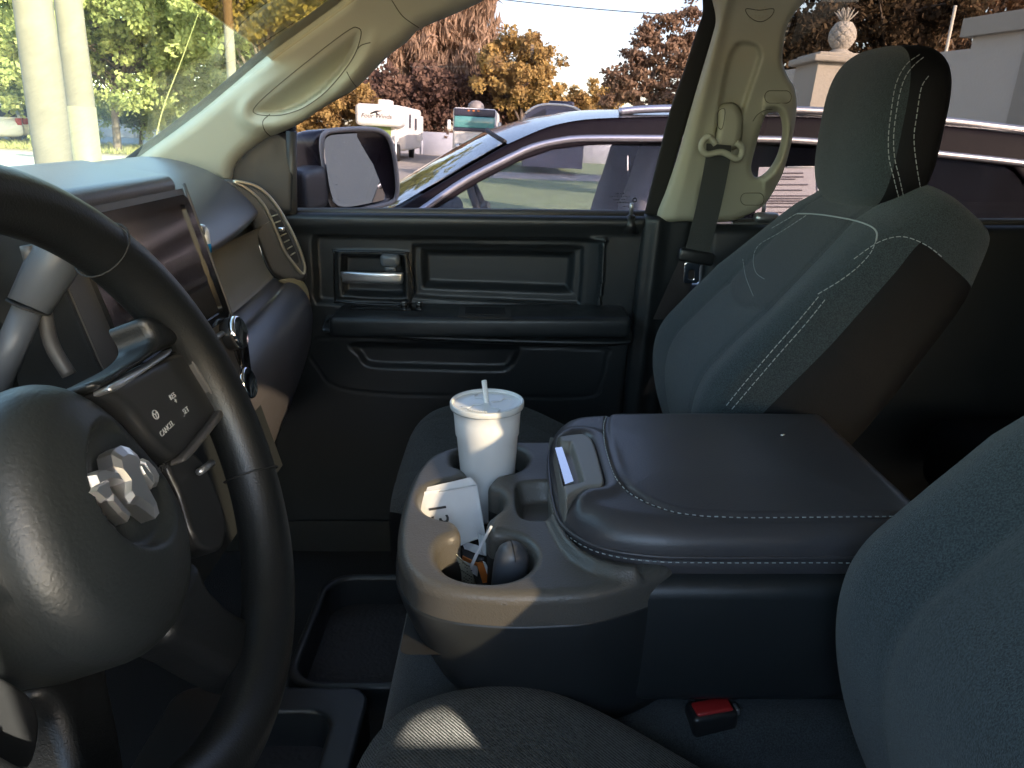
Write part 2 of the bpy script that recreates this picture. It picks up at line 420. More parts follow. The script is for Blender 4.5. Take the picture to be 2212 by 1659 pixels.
# --- windshield: one plane with a tinted band along its top
WZ = lambda x: -.080 + .553 * (x + .745)
def on_ws(px, py):
    d = ray(px, py); k = (-.080 + .553 * .745) / (d[2] - .553 * d[0]); return d * k
band = [on_ws(a, b) for a, b in cr([(300, -75), (360, -38), (410, -4), (440, 18), (480, 46), (520, 75), (556, 102), (585, 126), (640, 175)], 4, False)]
yN, yF = -.25, 1.62
top = lambda x, y: np.array([x, y, WZ(x)])
b0, b1 = band[0], band[-1]
wn = np.array([-.553, 0, 1.]); wn /= np.linalg.norm(wn)
bandl = [top(b0[0] + .02, yN)] + [np.array(q) for q in band if yN < q[1] < yF]
bandl.append(top(bandl[-1][0] - .02, yF))
main = [top(-.86, yF), top(-.86, yN)] + bandl
V, Fc = poly_slab(main, wn, .004); mesh('windshield', V, Fc, M['g_wind'], cab, smooth=False)
hi = [top(-.12, yN)] + [top(-.12, yF)] + bandl[::-1]
V, Fc = poly_slab(hi, wn, .004); mesh('windshield_shade_band', V, Fc, M['g_band'], cab, smooth=False)
wp_ = thing('wiper_blade', 'black wiper arm resting at the foot of the windshield', 'wiper', top(-.80, .9))
mb = MB(); mb.add(*tube([top(-.845, .55) + wn * .012, top(-.835, .95) + wn * .014, top(-.825, 1.22) + wn * .012], [.006, .008, .005], 8)); mb.build('blade', M['rubber'], wp_)
# --- centre pillar trim (passenger side)
B_out = cr([(1420, 474), (1440, 408), (1462, 342), (1488, 250), (1512, 167), (1537, 83), (1546, 42), (1538, 0), (1520, -60), (1790, -70), (1741, 0), (1716, 29), (1699, 62), (1691, 112), (1691, 137), (1703, 167), (1716, 190), (1721, 233), (1713, 292), (1695, 362), (1678, 400), (1653, 440), (1620, 462), (1583, 477), (1540, 480), (1480, 478)], 5)
B_hole = cr([(1657, 246), (1678, 242), (1687, 258), (1689, 292), (1679, 333), (1663, 362), (1643, 380), (1630, 381), (1623, 367), (1625, 346), (1637, 300), (1648, 262)], 5)
slot = cr([(1600, 90), (1580, 108), (1570, 137), (1556, 200), (1545, 292), (1560, 330), (1586, 318), (1612, 225), (1640, 140), (1645, 118), (1634, 96)], 5)
B_Y = lambda u, v: 1.455 + .115 * v / 475
face = lambda p: p[:, 0] - (1570 - .23 * p[:, 1])
def B_h(p):
    h = -.016 * sst(sdf(p, slot), -4, 10)
    d = face(p); h += .010 * np.exp(-(d / 12) ** 2) * sst(-p[:, 1], -470, -60) - .02 * sst(-d, 0, 60)
    h += -.012 * np.exp(-(((p[:, 0] - 1517) / 7) ** 2)) * sst(p[:, 1], 375, 440)
    g = sdf(p, B_hole); h += .014 * np.exp(-((-g - 16) / 12) ** 2) * (p[:, 0] > 1650)
    return h
b_tr = relief('door_pillar_trim', B_out, 4, lambda u, v, h: P(u, v, Y=B_Y(u, v) - h), B_h, edge=14, edge_d=.016, T=.05, holes=[B_hole], mat=M['cream'], parent=cab)
b_bv = bvh_of(b_tr)
mb = MB()
for L in (rrect(1652, 196, 1709, 223, 12), rrect(1600, 417, 1650, 443, 12), cr([(1612, 19), (1640, 22), (1670, 19), (1668, 32), (1655, 43), (1642, 47), (1628, 43), (1615, 32)], 4)):
    p = on_surf(b_bv, L, 2, .0002, True)
    if len(p) > 6: mb = MB(); mb.add(*tube(p, .0007, 6, len(p) > 8)); mb.build('trim_seam', M['seamc'], b_tr)
p = on_surf(b_bv, [(1626, 262), (1636, 248), (1652, 238), (1668, 236)], 6, .0002); mb = MB(); mb.add(*tube(p, .0007, 6)); mb.build('trim_seam', M['seamc'], b_tr)
c = cast(b_bv, 1641, 29)
if c:
    pp, nn = c; rt = np.array([1, 0, 0.]); rt = rt - (rt @ nn) * nn; rt /= np.linalg.norm(rt); up = np.cross(nn, rt)
    mb = MB(); mb.add(*text_mesh('SRS', .014, np.stack([rt, up, nn], 1), pp + up * .005, .0006)); mb.add(*text_mesh('AIRBAG', .010, np.stack([rt, up, nn], 1), pp - up * .007, .0006))
    mb.build('airbag_lettering', M['cream_d'], b_tr, smooth=False)
# weather strip and dark post beside it
def strip(name, L, R, Yf, m, T=.02, edge=5, ed=.006, step=6, par=cab):
    return relief(name, np.array(list(L) + list(R)[::-1]), step, lambda u, v, h: P(u, v, Y=Yf(u, v) - h), None, edge=edge, edge_d=ed, T=T, mat=m, parent=par)
strip('weather_strip', cr([(1510, -60), (1518, 20), (1503, 72), (1472, 167), (1446, 242), (1420, 346), (1391, 465)], 4, False), cr([(1550, -60), (1548, 40), (1538, 85), (1512, 170), (1488, 252), (1460, 345), (1424, 474)], 4, False), lambda u, v: 1.50 + .11 * v / 475, M['rubber'])
strip('pillar_lower_trim', cr([(1391, 462), (1378, 560), (1366, 680), (1352, 800), (1338, 1000)], 4, False), cr([(1500, 474), (1480, 600), (1450, 750), (1430, 860), (1410, 1000)], 4, False), lambda u, v: 1.585 - .01 * math.exp(-((u - (1425 - .12 * (v - 470))) / 14) ** 2), M['black'], T=.06, edge=14, ed=.02, step=7)
# --- cab shell
shell = MB()
def slabq(a, b, c, d, T=.02):
    n = np.cross(np.subtract(b, a), np.subtract(d, a)); return poly_slab([a, b, c, d], n, T)
mb = MB(); mb.add(*rbox((.66, .72, .275), (1.70, 1.84, .03), .012)); mb.build('headliner', M['headliner'], cab)
mb = MB(); mb.add(*rbox((.36, .8, -1.03), (2.5, 1.8, .06), .01)); mb.build('cab_floor', M['carpet'], cab)
mb = MB(); mb.add(*rbox((.36, 1.70, -.70), (2.5, .05, .72), .01)); mb.build('cab_side', M['darkpaint'], cab)
mb = MB(); mb.add(*rbox((.36, 1.652, -.94), (2.44, .03, .16), .01)); mb.build('door_sill', M['black'], cab)
mb = MB(); mb.add(*rbox((-.93, .8, -.56), (.06, 1.8, .92), .02)); mb.build('firewall', M['carpet'], cab)
mb = MB(); mb.add(*rbox((1.50, .8, -.58), (.06, 1.8, .86), .02)); mb.add(*rbox((1.46, .1, .05), (.06, .34, .44), .02)); mb.add(*rbox((1.46, 1.5, .05), (.06, .34, .44), .02)); mb.build('rear_wall', M['carpet'], cab)
mb = MB(); mb.add(*rbox((1.46, .8, .21), (.06, 1.1, .15), .02)); mb.build('rear_header', M['headliner'], cab)  # unseen header brought down to cut sun through the rear window
mb = MB(); mb.add(*rbox((1.46, .8, .0), (.005, 1.06, .28), 0)); mb.build('rear_window', M['g_back'], cab, smooth=False)
mb = MB(); mb.add(*rbox((.30, -.17, -.62), (1.9, .05, .84), .02)); mb.build('driver_side_wall', M['black'], cab)
mb = MB(); mb.add(*rbox((.42, -.155, .03), (.36, .05, .48), .02)); mb.build('driver_side_pillar', M['cream'], cab)  # unseen pillar, widened to keep sun off the dash and lever
mb = MB(); mb.add(*rbox((.95, -.15, .0), (.84, .005, .37), 0)); mb.build('driver_side_rear_glass', M['g_priv'], cab, smooth=False)
# rear quarter wall on the passenger side (rear pillar)
mb = MB(); mb.add(*rbox((1.44, 1.56, .04), (.14, .06, .46), .02)); mb.build('rear_pillar', M['cream'], cab)

rs = thing('rear_bench', 'dark rear bench seat behind the two front seats', 'car seat', (1.2, .8, -.98))  # unseen bench and headrests added to block sun through the rear window
V, Fc = rbox((1.34, .8, -.42), (.16, 1.40, .60), .05, 5); mesh('backrest', V, Fc, M['fabric_side'], rs)
V, Fc = rbox((1.10, .8, -.66), (.46, 1.40, .16), .05, 5); mesh('cushion', V, Fc, M['fabric_side'], rs)
for y_ in (.38, .80, 1.22):
    V, Fc = rbox((1.36, y_, -.03), (.10, .26, .20), .045, 5); mesh('headrest', V, Fc, M['fabric_side'], rs)
# --- passenger front door
door = thing('passenger_door', 'black plastic inner panel of the closed front passenger door under its window', 'truck door', (-.1, 1.66, -.95))
DY = 1.60
D_out = xzl([(560, 462), (635, 460), (900, 462), (1200, 466), (1397, 468), (1396, 520), (1385, 600), (1370, 700), (1356, 800), (1340, 950), (1320, 1130), (600, 1130), (560, 800)], DY)
big = xzl(cr([(690, 506), (980, 510), (1285, 514), (1304, 530), (1302, 600), (1292, 672), (1288, 680), (1000, 672), (720, 660), (680, 650), (676, 600), (672, 530), (676, 512)], 4), DY)
stor = xzl(cr([(905, 548), (915, 541), (1080, 543), (1240, 547), (1246, 556), (1240, 630), (1232, 641), (1080, 636), (920, 630), (908, 622)], 4), DY)
stor2 = xzl(cr([(888, 536), (905, 531), (1080, 533), (1250, 536), (1262, 550), (1256, 650), (1240, 664), (1080, 658), (900, 648), (890, 630)], 4), DY)
hnd = xzl(cr([(722, 548), (732, 544), (870, 547), (879, 556), (884, 650), (876, 656), (738, 650), (724, 640)], 4), DY)
hnd2 = xzl(cr([(733, 560), (742, 553), (862, 555), (871, 563), (873, 640), (866, 646), (748, 642), (736, 632)], 4), DY)
wid = xzl([(1222, 536), (1300, 516), (1304, 600), (1290, 676), (1222, 660)], DY)
armp = xzl(cr([(705, 700), (708, 690), (725, 684), (900, 688), (1100, 694), (1300, 700), (1350, 703), (1362, 712), (1350, 730), (1250, 735), (1000, 728), (800, 716), (725, 708)], 4), DY)
sw = xzl(rrect(757, 654, 912, 669, 7), DY)
low = xzl(cr([(770, 742), (1000, 745), (1110, 748), (1118, 770), (1098, 797), (1060, 802), (900, 798), (800, 793), (775, 770)], 4), DY)
pan = xzl(cr([(690, 730), (1000, 745), (1290, 755), (1310, 770), (1296, 830), (1270, 856), (1100, 858), (770, 846), (690, 800)], 4), DY)
def D_h(p):
    h = np.zeros(len(p))
    h -= .020 * sst(sdf(p, big), 0, .010)
    h -= .018 * sst(sdf(p, wid), -.02, .03) * 0
    h += .012 * sst(sdf(p, stor2), -.004, .004) * 0
    h -= .010 * sst(sdf(p, stor2), 0, .006) + .022 * sst(sdf(p, stor), 0, .016)
    x = p[:, 0]; xr = big[:, 0].max()
    h += .018 * sst(x, xr - .055, xr - .004) * (sdf(p, big) > 0) * (1 - sst(sdf(p, stor2), 0, .004))
    h += .006 * sst(sdf(p, hnd), -.001, .003) - .03 * sst(sdf(p, hnd2), 0, .008)
    a = sdf(p, armp); h = np.where(a > 0, h * (1 - sst(a, 0, .004)) + .092 * np.sqrt(np.clip(1 - (1 - np.clip(a / .02, 0, 1)) ** 2, 0, 1)), h)
    h -= .012 * sst(sdf(p, low), -.004, .014) * (a < 0)
    g = sdf(p, pan); h -= .002 * np.exp(-(g / .0022) ** 2) * (a < 0)
    top_ = D_out[:, 1].max() - p[:, 1]; h += .012 * (1 - sst(top_, .02, .05))
    return h
dp = relief('door_panel', D_out, .0046, lambda u, v, h: np.array([u, DY - h, v]), D_h, edge=.012, edge_d=.014, T=.05, mat=M['black'], parent=door)
# armrest top shelf with switch well and pull cup
def xyz(a, b, y): return P(a, b, Y=y)
AZ = -.372
aT = np.array([P(a, b, z=AZ)[:2] for a, b in [(708, 676), (1352, 692), (1360, 706), (1200, 712), (900, 698), (725, 692)]])
def on_shelf(L): return np.array([P(a, b, z=AZ)[:2] for a, b in L])
mb = MB(); mb.add(*rbox((-.065, 1.556, -.394), (.615, .13, .044), .012, 4)); arm = mb.build('armrest', M['black'], door)
zt = -.3718
def shelf_box(a, b, c, d, h, m, name, par, bev=.002, dz=0):
    q = np.array([P(*k, z=zt)[:2] for k in (a, b, c, d)]); V, Fc = poly_slab([(x, y, zt + h + dz) for x, y in q], (0, 0, 1), h + .003); return mesh(name, V, Fc, m, par, smooth=False)
shelf_box((757, 669), (912, 672), (909, 656), (760, 653), .0012, M['gloss'], 'switch_panel', arm)
shelf_box((990, 684), (1105, 687), (1103, 665), (992, 662), .002, M['black_s'], 'pull_cup_rim', arm)
shelf_box((1005, 681), (1092, 684), (1090, 668), (1006, 666), .0024, M['rubber'], 'pull_cup', arm, dz=.0012)
for a in (872, 905):
    c = P(a, 661, z=zt); mb = MB(); mb.add(*rbox(c + np.array([0, 0, .004]), (.012, .018, .009), .003)); mb.build('window_switch', M['black_s'], arm)
    mb = MB(); mb.add(*rbox(c + np.array([.001, -.005, .009]), (.006, .003, .002), .0008)); mb.build('switch_mark', M['satin'], arm)
# door handle
hd = MB(); pts = [P(736, 589, Y=1.588), P(760, 596, Y=1.580), P(800, 598, Y=1.577), P(840, 600, Y=1.580), P(872, 600, Y=1.59)]
q = cr(pts, 6, False); rr = np.interp(np.linspace(0, 1, len(q)), [0, .1, .7, 1], [.006, .0125, .0135, .010])
V, Fc = tube(q, rr, 14, flat=1.0, up=(0, 0, 1)); V = q.repeat(14, 0) + (V - q.repeat(14, 0)) * np.array([1, .45, 1]); hd = MB()
o_h = cr([(735, 590), (744, 586), (800, 588), (866, 588), (871, 596), (871, 608), (862, 614), (800, 613), (745, 611), (739, 603)], 4)
dh = relief('door_handle', o_h, 3, lambda u, v, h: P(u, v, Y=1.572 + .010 * ((u - 805) / 66) ** 2 - h), None, edge=7, edge_d=.006, T=-1.560 * 0 + .006, mat=M['satin'], parent=door)
dh_ = 0 and hd.build('door_handle', M['satin'], door)
mb = MB(); mb.add(*rbox(P(843, 562, Y=1.592), (.042, .022, .028), .010, 4)); mb.add(*rbox(P(843, 580, Y=1.594), (.026, .012, .012), .005, 3)); mb.build('lock_knob', mat('lock_knob_grey', (.10, .11, .12), .22), door)
mb = MB(); mb.add(*tube(np.array([P(a, b, Y=1.594) for a, b in cr([(722, 547), (732, 543), (870, 546), (880, 556), (885, 652), (738, 652), (724, 642)], 4)]), .0022, 8, True)); mb.build('handle_bezel', M['gloss'], door)
# sill, lock pin, window, sail panel
mb = MB(); L = np.array([P(560, 459, Y=1.625), P(800, 459, Y=1.625), P(1100, 461, Y=1.625), P(1396, 465, Y=1.625)]); mb.add(*tube(L, .010, 10, up=(0, 0, 1))); mb.build('window_sill_strip', M['dash_g'], door)
b = P(1363, 470, Y=1.598); mb = MB(); mb.add(*lathe([(0, .030), (.0035, .029), (.0042, .024), (.0042, 0)], b)); mb.build('lock_pin', M['satin'], door)
mb = MB(); mb.add(*lathe([(.006, .006), (.009, .003), (.013, -.012), (.015, -.03)], b)); mb.build('lock_pin_collar', M['black_s'], door)
GY = lambda z: 1.635 - .34 * (z + .18)
def gp(x, z, o=0): return np.array([x, GY(z) + o, z])
gn = np.array([0, -1, -.34]); gn /= np.linalg.norm(gn)
V, Fc = poly_slab([gp(-.47, -.20), gp(.36, -.20), gp(.45, .27), gp(-.10, .27), gp(-.40, .06), gp(-.47, -.02)], gn, .004); mesh('door_glass', V, Fc, M['g_side'], door, smooth=False)
# faint maker's etching of the glass: rows of tiny marks
mb = MB(); random.seed(4)
for r, (yy, x0, x1) in enumerate([(418, 1328, 1352), (425, 1318, 1362), (431, 1326, 1350), (437, 1330, 1362), (446, 1345, 1352)]):
    x = x0
    while x < x1:
        w = random.uniform(1.5, 4); zz = P(x, yy, Y=1.68)[2]
        k = GY(zz) - .002; a = P(x, yy, Y=k); mb.add(*rbox(a, (w * .0009, .0006, random.uniform(.001, .0022)), 0)); x += w + random.uniform(1, 2.2)
a = P(1371, 432, Y=GY(P(1371, 432, Y=1.68)[2]) - .002); mb.add(*tube(a + np.array([[.004 * math.cos(t), 0, .004 * math.sin(t)] for t in np.linspace(0, 6.283, 14, endpoint=False)]), .0014, 5, True))
mb.build('glass_etching', M['ink'], door, smooth=False)
sail = np.array([(450, 398), (485, 352), (518, 318), (560, 287), (610, 268), (640, 266), (638, 380), (636, 462), (600, 470), (545, 420)], float)
relief('sail_panel', sail, 7, lambda u, v, h: P(u, v, Y=1.56 + .03 * (u - 500) / 140 - h), None, edge=14, edge_d=.012, T=.03, mat=M['black'], parent=door)
mb = MB(); mb.add(*tube(np.array([P(631, 462, Y=1.60), P(630, 380, Y=1.60), P(629, 283, Y=1.585)]), .011, 8)); mb.build('window_channel', M['dash_g'], door)

mb = MB(); mb.add(*rbox((.95, -.155, .225), (.84, .05, .08), .015)); mb.build('driver_side_header', M['headliner'], cab)  # unseen header added to trim sun patches on door and seat
mb = MB(); mb.add(*rbox((1.45, -.155, .03), (.20, .05, .50), .02)); mb.build('driver_side_rear_pillar', M['cream'], cab)  # unseen filler added to stop sun leaking behind the side glass
mb = MB(); mb.add(*rbox((-.55, -.155, .03), (.10, .05, .48), .02)); mb.build('driver_side_front_pillar', M['cream'], cab)
# --- rear passenger door
rd = thing('rear_passenger_door', 'dark rear passenger door panel and tinted window behind the passenger seat', 'truck door', (.95, 1.66, -.95))
mb = MB(); mb.add(*rbox((.95, 1.60, -.61), (1.10, .06, .82), .02, 4)); mb.build('door_panel', M['black'], rd)
V, Fc = poly_slab([gp(.46, -.20), gp(1.42, -.20), gp(1.36, .27), gp(.52, .27)], gn, .004); mesh('door_glass', V, Fc, M['g_rear'], rd, smooth=False)
mb = MB(); mb.add(*tube(np.array([(.46, 1.605, -.198), (1.45, 1.605, -.198)]), .010, 8)); mb.build('window_sill_strip', M['dash_g'], rd)
b = P(1649, 458, Y=1.595); mb = MB(); mb.add(*lathe([(0, .026), (.0035, .025), (.004, .0)], b)); mb.build('lock_pin', M['satin'], rd)
mb = MB(); mb.add(*rbox(P(1655, 470, Y=1.57), (.05, .03, .02), .009)); mb.build('rear_belt_guide', M['satin'], rd)

# --- door mirror outside
mir = thing('door_mirror', 'dark plum passenger side mirror outside the window, with a pale rim', 'mirror', P(720, 470, Y=1.9))
mO = cr([(702, 288), (730, 281), (800, 279), (833, 290), (848, 320), (856, 370), (858, 415), (846, 437), (800, 449), (748, 457), (722, 448), (708, 410), (699, 350), (695, 310)], 6)
mYf = lambda u: 1.90 + (u - 700) / 150 * .17
def mP(u, v, h=0): return P(u, v, Y=mYf(u)) + h * np.array([.80, -.58, .05])
V = np.array([mP(*q, 0) for q in mO]); mb = MB(); mb.add(*tube(V, .0062, 10, True)); mb.build('mirror_rim', M['satin'] if 0 else mat('mirror_rim_grey', (.52, .48, .42), .4), mir)
gO = (mO - mO.mean(0)) * .89 + mO.mean(0) + np.array([-3, 0])
c0 = mP(*gO.mean(0)); nn = np.array([.86, -.51, .055]); nn /= np.linalg.norm(nn)
def onpl(px, py): d = ray(px, py); return d * ((c0 @ nn) / (d @ nn))
V, Fc = poly_slab([onpl(*q) for q in gO], nn, .004); mesh('mirror_glass', V, Fc, M['mirror'], mir, smooth=False)
rings = []
cc = np.array([mP(*q, 0) for q in mO]).mean(0); base = np.array([mP(*q, 0) for q in mO])
for k, (s, o) in enumerate([(1.0, .001), (1.03, -.03), (1.02, -.07), (.95, -.11), (.8, -.14), (.5, -.16), (.1, -.165)]):
    rings.append(cc + (base - cc) * s + np.array([.86, -.35, 0]) * o)
inn = cc + (base - cc) * .93 - nn * .012
V, Fc = loft([inn] + rings, cap=True); mesh('mirror_housing', V, Fc, M['darkpaint'], mir)
mb = MB(); mb.add(*rbox(P(655, 410, Y=1.80), (.07, .22, .10), .02, 4)); mb.add(*rbox(P(650, 385, Y=1.78), (.05, .10, .03), .01, 3)); mb.build('mirror_arm', M['dash_g'], mir)
mb = MB(); random.seed(9)
for i in range(45):
    q = np.array([random.uniform(712, 832), random.uniform(300, 440)])
    if sdf([q], gO)[0] > 6: mb.add(*rbox(onpl(*q) + nn * .0012, (.0011 * random.uniform(.5, 1.5),) * 3, 0))
tag(mb.build('water_spots', mat('water_spots', (.7, .7, .7), .4), mir, smooth=False), kind='stuff')

# --- seats ------------------------------------------------------
def make_seat(name, label, ox, cy, bx):
    t = thing(name, label, 'car seat', (.1 + ox, cy, -.95))
    L = R_(36.5); up = np.array([math.sin(L), 0, math.cos(L)]); fw = np.array([-math.cos(L), 0, math.sin(L)])
    NB, NR = 110, 180; rings = []
    o0 = np.array([.165 + bx, cy, -.56]) - up * .09
    Lb = .650                                       # length of the back
    for i in range(NB + 1):
        b = i / NB
        bb = b * Lb
        w = np.interp(b, [0, .1, .35, .6, .8, .9, .96, 1], [.215, .228, .238, .234, .216, .198, .172, .12])
        thk = np.interp(b, [0, .15, .5, .85, .95, 1], [.105, .116, .114, .098, .074, .044])
        if b > .9: bb = .9 * Lb + (math.sin((b - .9) / .1 * math.pi / 2)) * .1 * Lb
        q = np.linspace(0, 2 * math.pi, NR, endpoint=False)
        cs, sn = np.cos(q), np.sin(q); pw = .62
        y = w * np.sign(cs) * np.abs(cs) ** pw; z = thk * np.sign(sn) * np.abs(sn) ** pw
        f = sn > 0; yn = y / w
        bol = .030 * sst(np.abs(yn), .42, .78) * (1 - sst(np.abs(yn), .86, 1.0)) * np.interp(b, [0, .1, .6, .85, 1], [.9, 1, .9, .2, 0])
        z = z + f * bol
        # lumbar swell, grooves of the seams
        z = z + f * .018 * math.exp(-((b - .28) / .2) ** 2) * (1 - .5 * np.abs(yn))
        gy = .46
        z = z - f * .0042 * np.exp(-((np.abs(yn) - gy) / .022) ** 2) * (b < .93)
        gv = .54 + .09 * np.abs(yn)
        z = z - f * .0035 * np.exp(-((b - gv) / .009) ** 2) * (np.abs(yn) < gy)
        rings.append(o0 + np.outer(y, [0, 1, 0]) + np.outer(z, fw) + up * bb - fw * 1.9 * max(0, .42 - b) ** 2)
    V, Fc = loft(rings); bk = mesh('backrest', V, Fc, M['fabric'], t)
    me = bk.data; me.materials.append(M['fabric_side']); me.materials.append(M['fabric_c'])
    # side panels in vinyl, centre panel in darker cloth
    nq = NR
    for pi, p in enumerate(me.polygons):
        if len(p.vertices) != 4: continue
        r = pi // nq; k = pi % nq; b = r / NB; q = 2 * math.pi * (k + .5) / nq
        yn = math.copysign(abs(math.cos(q)) ** .62, math.cos(q)); s = math.sin(q)
        gy = .46
        if s < .30 and b < .865: p.material_index = 1
        elif s > 0 and abs(yn) < gy and b < .93: p.material_index = 2 if b > .54 + .09 * abs(yn) else 0
    # cushion
    rings = []
    cx0, cx1 = -.198 + ox, .30 + ox; NB2 = 70
    for i in range(NB2 + 1):
        b = i / NB2; x = cx0 + (cx1 - cx0) * b
        q = np.linspace(0, 2 * math.pi, 120, endpoint=False); cs, sn = np.cos(q), np.sin(q)
        e = 1 - (1 - min(b / .22, 1)) ** 2.2; e = math.sqrt(max(e, 0))
        w = .12 + .118 * e if b < .22 else .238 - .07 * sst(b, .3, .8)
        hh = .03 + .065 * math.sqrt(max(0, 1 - (1 - min(b / .12, 1)) ** 2))
        y = w * np.sign(cs) * np.abs(cs) ** .5; z = hh * np.sign(sn) * np.abs(sn) ** .5
        yn = y / w; f = sn > 0
        z = z + f * (.018 * sst(np.abs(yn), .5, .8) * (1 - sst(np.abs(yn), .85, 1)) * sst(b, .05, .3)) - f * .003 * np.exp(-((np.abs(yn) - .5) / .02) ** 2)
        rings.append(np.array([x, cy, -.605]) + np.outer(y, [0, 1, 0]) + np.outer(z, [0, 0, 1]) + np.array([0, 0, -.010 - .10 * sst(b, .3, 1)]))
    V, Fc = loft(rings); cu = mesh('cushion', V, Fc, M['fabric_w'], t)
    cu.data.materials.append(M['fabric_side'])
    for pi, p in enumerate(cu.data.polygons):
        if len(p.vertices) == 4 and math.sin(2 * math.pi * (pi % 120 + .5) / 120) < .45: p.material_index = 1
    mb = MB(); mb.add(*rbox((.07 + ox, cy, -.78), (.42, .42, .26), .03, 3)); mb.build('seat_base', M['black'], t)
    # headrest
    rings = []; hx = .548 + ox; hz0, hz1 = -.128, .104
    for i in range(61):
        b = i / 60; z = hz0 + (hz1 - hz0) * (1 - math.cos(b * math.pi)) / 2
        e = (2 * (z - hz0) / (hz1 - hz0) - 1)
        prof = max(1 - abs(e) ** 3.2, 0) ** (1 / 2.6)
        wy = .138 * (max(1 - abs(e) ** 3.4, 0)) ** (1 / 3.0); tx = .052 * prof + .002
        q = np.linspace(0, 2 * math.pi, 90, endpoint=False); cs, sn = np.cos(q), np.sin(q)
        y = wy * np.sign(cs) * np.abs(cs) ** .6; x = tx * np.sign(sn) * np.abs(sn) ** .75
        f = sn < 0
        x = x - f * .010 * (1 - (y / .138) ** 2) - .012 * (1 - e * e) * (~f) * .3 + .012 * (z - hz0) / .23
        rings.append(np.stack([hx + x, cy + .0 + y, np.full(90, z)], 1))
    V, Fc = loft(rings); hr = mesh('headrest', V, Fc, M['fabric'], t)
    hr.data.materials.append(M['fabric_side'])
    for pi, p in enumerate(hr.data.polygons):
        if len(p.vertices) == 4 and math.sin(2 * math.pi * (pi % 90 + .5) / 90) > -.42: p.material_index = 1
    mb = MB()
    for s in (-.06, .06): mb = MB(); mb.add(*tube([(hx + .0, cy + s, -.08), (hx - .01, cy + s, -.20)], .006, 10)); mb.build('headrest_post', M['chrome'], hr)
    return t, bk, cu, hr
ps, ps_bk, ps_cu, ps_hr = make_seat('front_seat', 'charcoal cloth passenger seat with headrest, pale stitching, beside the far door', 0, 1.21, .130)
ds, ds_bk, ds_cu, ds_hr = make_seat('front_seat', 'charcoal cloth driver seat cut off by the lower right corner', .045, .40, .155)
bv = bvh_of(ps_bk); mb = MB()
for L in ([(1782, 648), (1740, 700), (1680, 768), (1620, 838), (1580, 885)], [(1768, 642), (1726, 692), (1666, 760), (1606, 830), (1566, 880)],
          [(1893, 520), (1880, 548), (1850, 580), (1810, 610), (1760, 640)], [(1845, 560), (1900, 523), (1950, 512), (2000, 530), (2040, 560)],
          [(1742, 466), (1690, 500), (1640, 530), (1628, 560), (1634, 590), (1655, 605)], [(1720, 463), (1660, 498)], [(1605, 560), (1612, 600), (1628, 640)]):
    p = on_surf(bv, L, 6, .0008); s = stitches(p, .006, .0035, .0006)
    if s: s.build('stitching', M['thread'], ps_bk)
mb = MB()
for L in ([(1722, 462), (1760, 463), (1800, 468), (1850, 478), (1882, 490), (1894, 503), (1893, 520)],):
    p = on_surf(bv, L, 8, .0006); mb.add(*tube(p, .0012, 6))
mb.build('piping', M['thread'], ps_bk)
bv = bvh_of(ps_hr); mb = MB()
for L in ([(1986, 119), (1962, 136), (1945, 160), (1934, 190), (1927, 232), (1920, 292), (1921, 342), (1931, 385), (1942, 430)], [(1994, 125), (1974, 142), (1957, 165), (1946, 195), (1938, 235), (1931, 292), (1933, 342), (1943, 385), (1953, 432)], [(2005, 165), (1990, 190), (1980, 250), (1974, 300), (1980, 360), (1992, 430)]):
    p = on_surf(bv, L, 6, .0008); s = stitches(p, .006, .0035, .0006)
    if s: s.build('stitching', M['thread'], ps_hr)

# --- centre console (folded middle seat) --------------------------
TZ = -.410
con = thing('center_console', 'wide black fold-down console with cup wells and a padded lid', 'console', (.13, .80, -.62))
T_px = [(1003, 955), (960, 968), (925, 985), (895, 1020), (874, 1070), (860, 1130), (858, 1180), (866, 1215), (890, 1245), (935, 1266), (1000, 1279), (1100, 1286), (1200, 1284), (1290, 1276), (1330, 1262)]
T_out = np.vstack([xyl(T_px, TZ)[:-1], [(.135, .628), (.165, .66), (.17, .75), (.17, .90), (.14, .955)], xyl([(1150, 951), (1080, 951)], TZ)])
T_out = cr(T_out, 5)
z3 = lambda L: [(822.9 + .3306 * a, 822.9 + .3306 * b) for a, b in L]
hole_px = z3([(465, 500), (480, 455), (530, 420), (700, 395), (860, 420), (930, 455), (955, 490), (945, 530), (900, 570), (830, 595), (760, 610), (725, 635), (700, 680), (770, 710), (802, 760), (790, 815), (735, 862), (697, 895), (688, 940), (722, 982), (800, 988), (900, 1018), (975, 1075), (1000, 1140), (980, 1200), (925, 1250), (850, 1283), (740, 1302), (640, 1300), (540, 1285), (450, 1250), (395, 1200), (372, 1140), (380, 1070), (430, 1022), (490, 1000), (518, 975), (505, 930), (470, 902), (400, 890), (320, 860), (270, 815), (256, 755), (290, 700), (370, 665), (480, 640), (548, 620), (562, 592), (530, 562), (480, 545)])
T_hole = cr(xyl(hole_px, TZ), 3)
sqr = cr(xyl(z3([(872, 700), (890, 668), (940, 655), (1100, 650), (1200, 700), (1200, 880), (1110, 905), (970, 908), (905, 880), (880, 820)]), TZ), 4)
ridge = xyl(z3([(1080, 880), (1120, 980), (1180, 1090), (1260, 1180), (1380, 1250), (1520, 1290), (1700, 1300), (1700, 800), (1100, 800)]), TZ)
ridge2 = xyl(z3([(1130, 860), (1170, 970), (1230, 1070), (1310, 1150), (1430, 1215), (1560, 1250), (1700, 1260), (1700, 800), (1140, 800)]), TZ)
def T_h(p):
    h = -.026 * sst(sdf(p, sqr), -.001, .010)
    h += .010 * sst(sdf(p, ridge), -.004, .008) - .012 * sst(sdf(p, ridge2), -.003, .006)
    return h
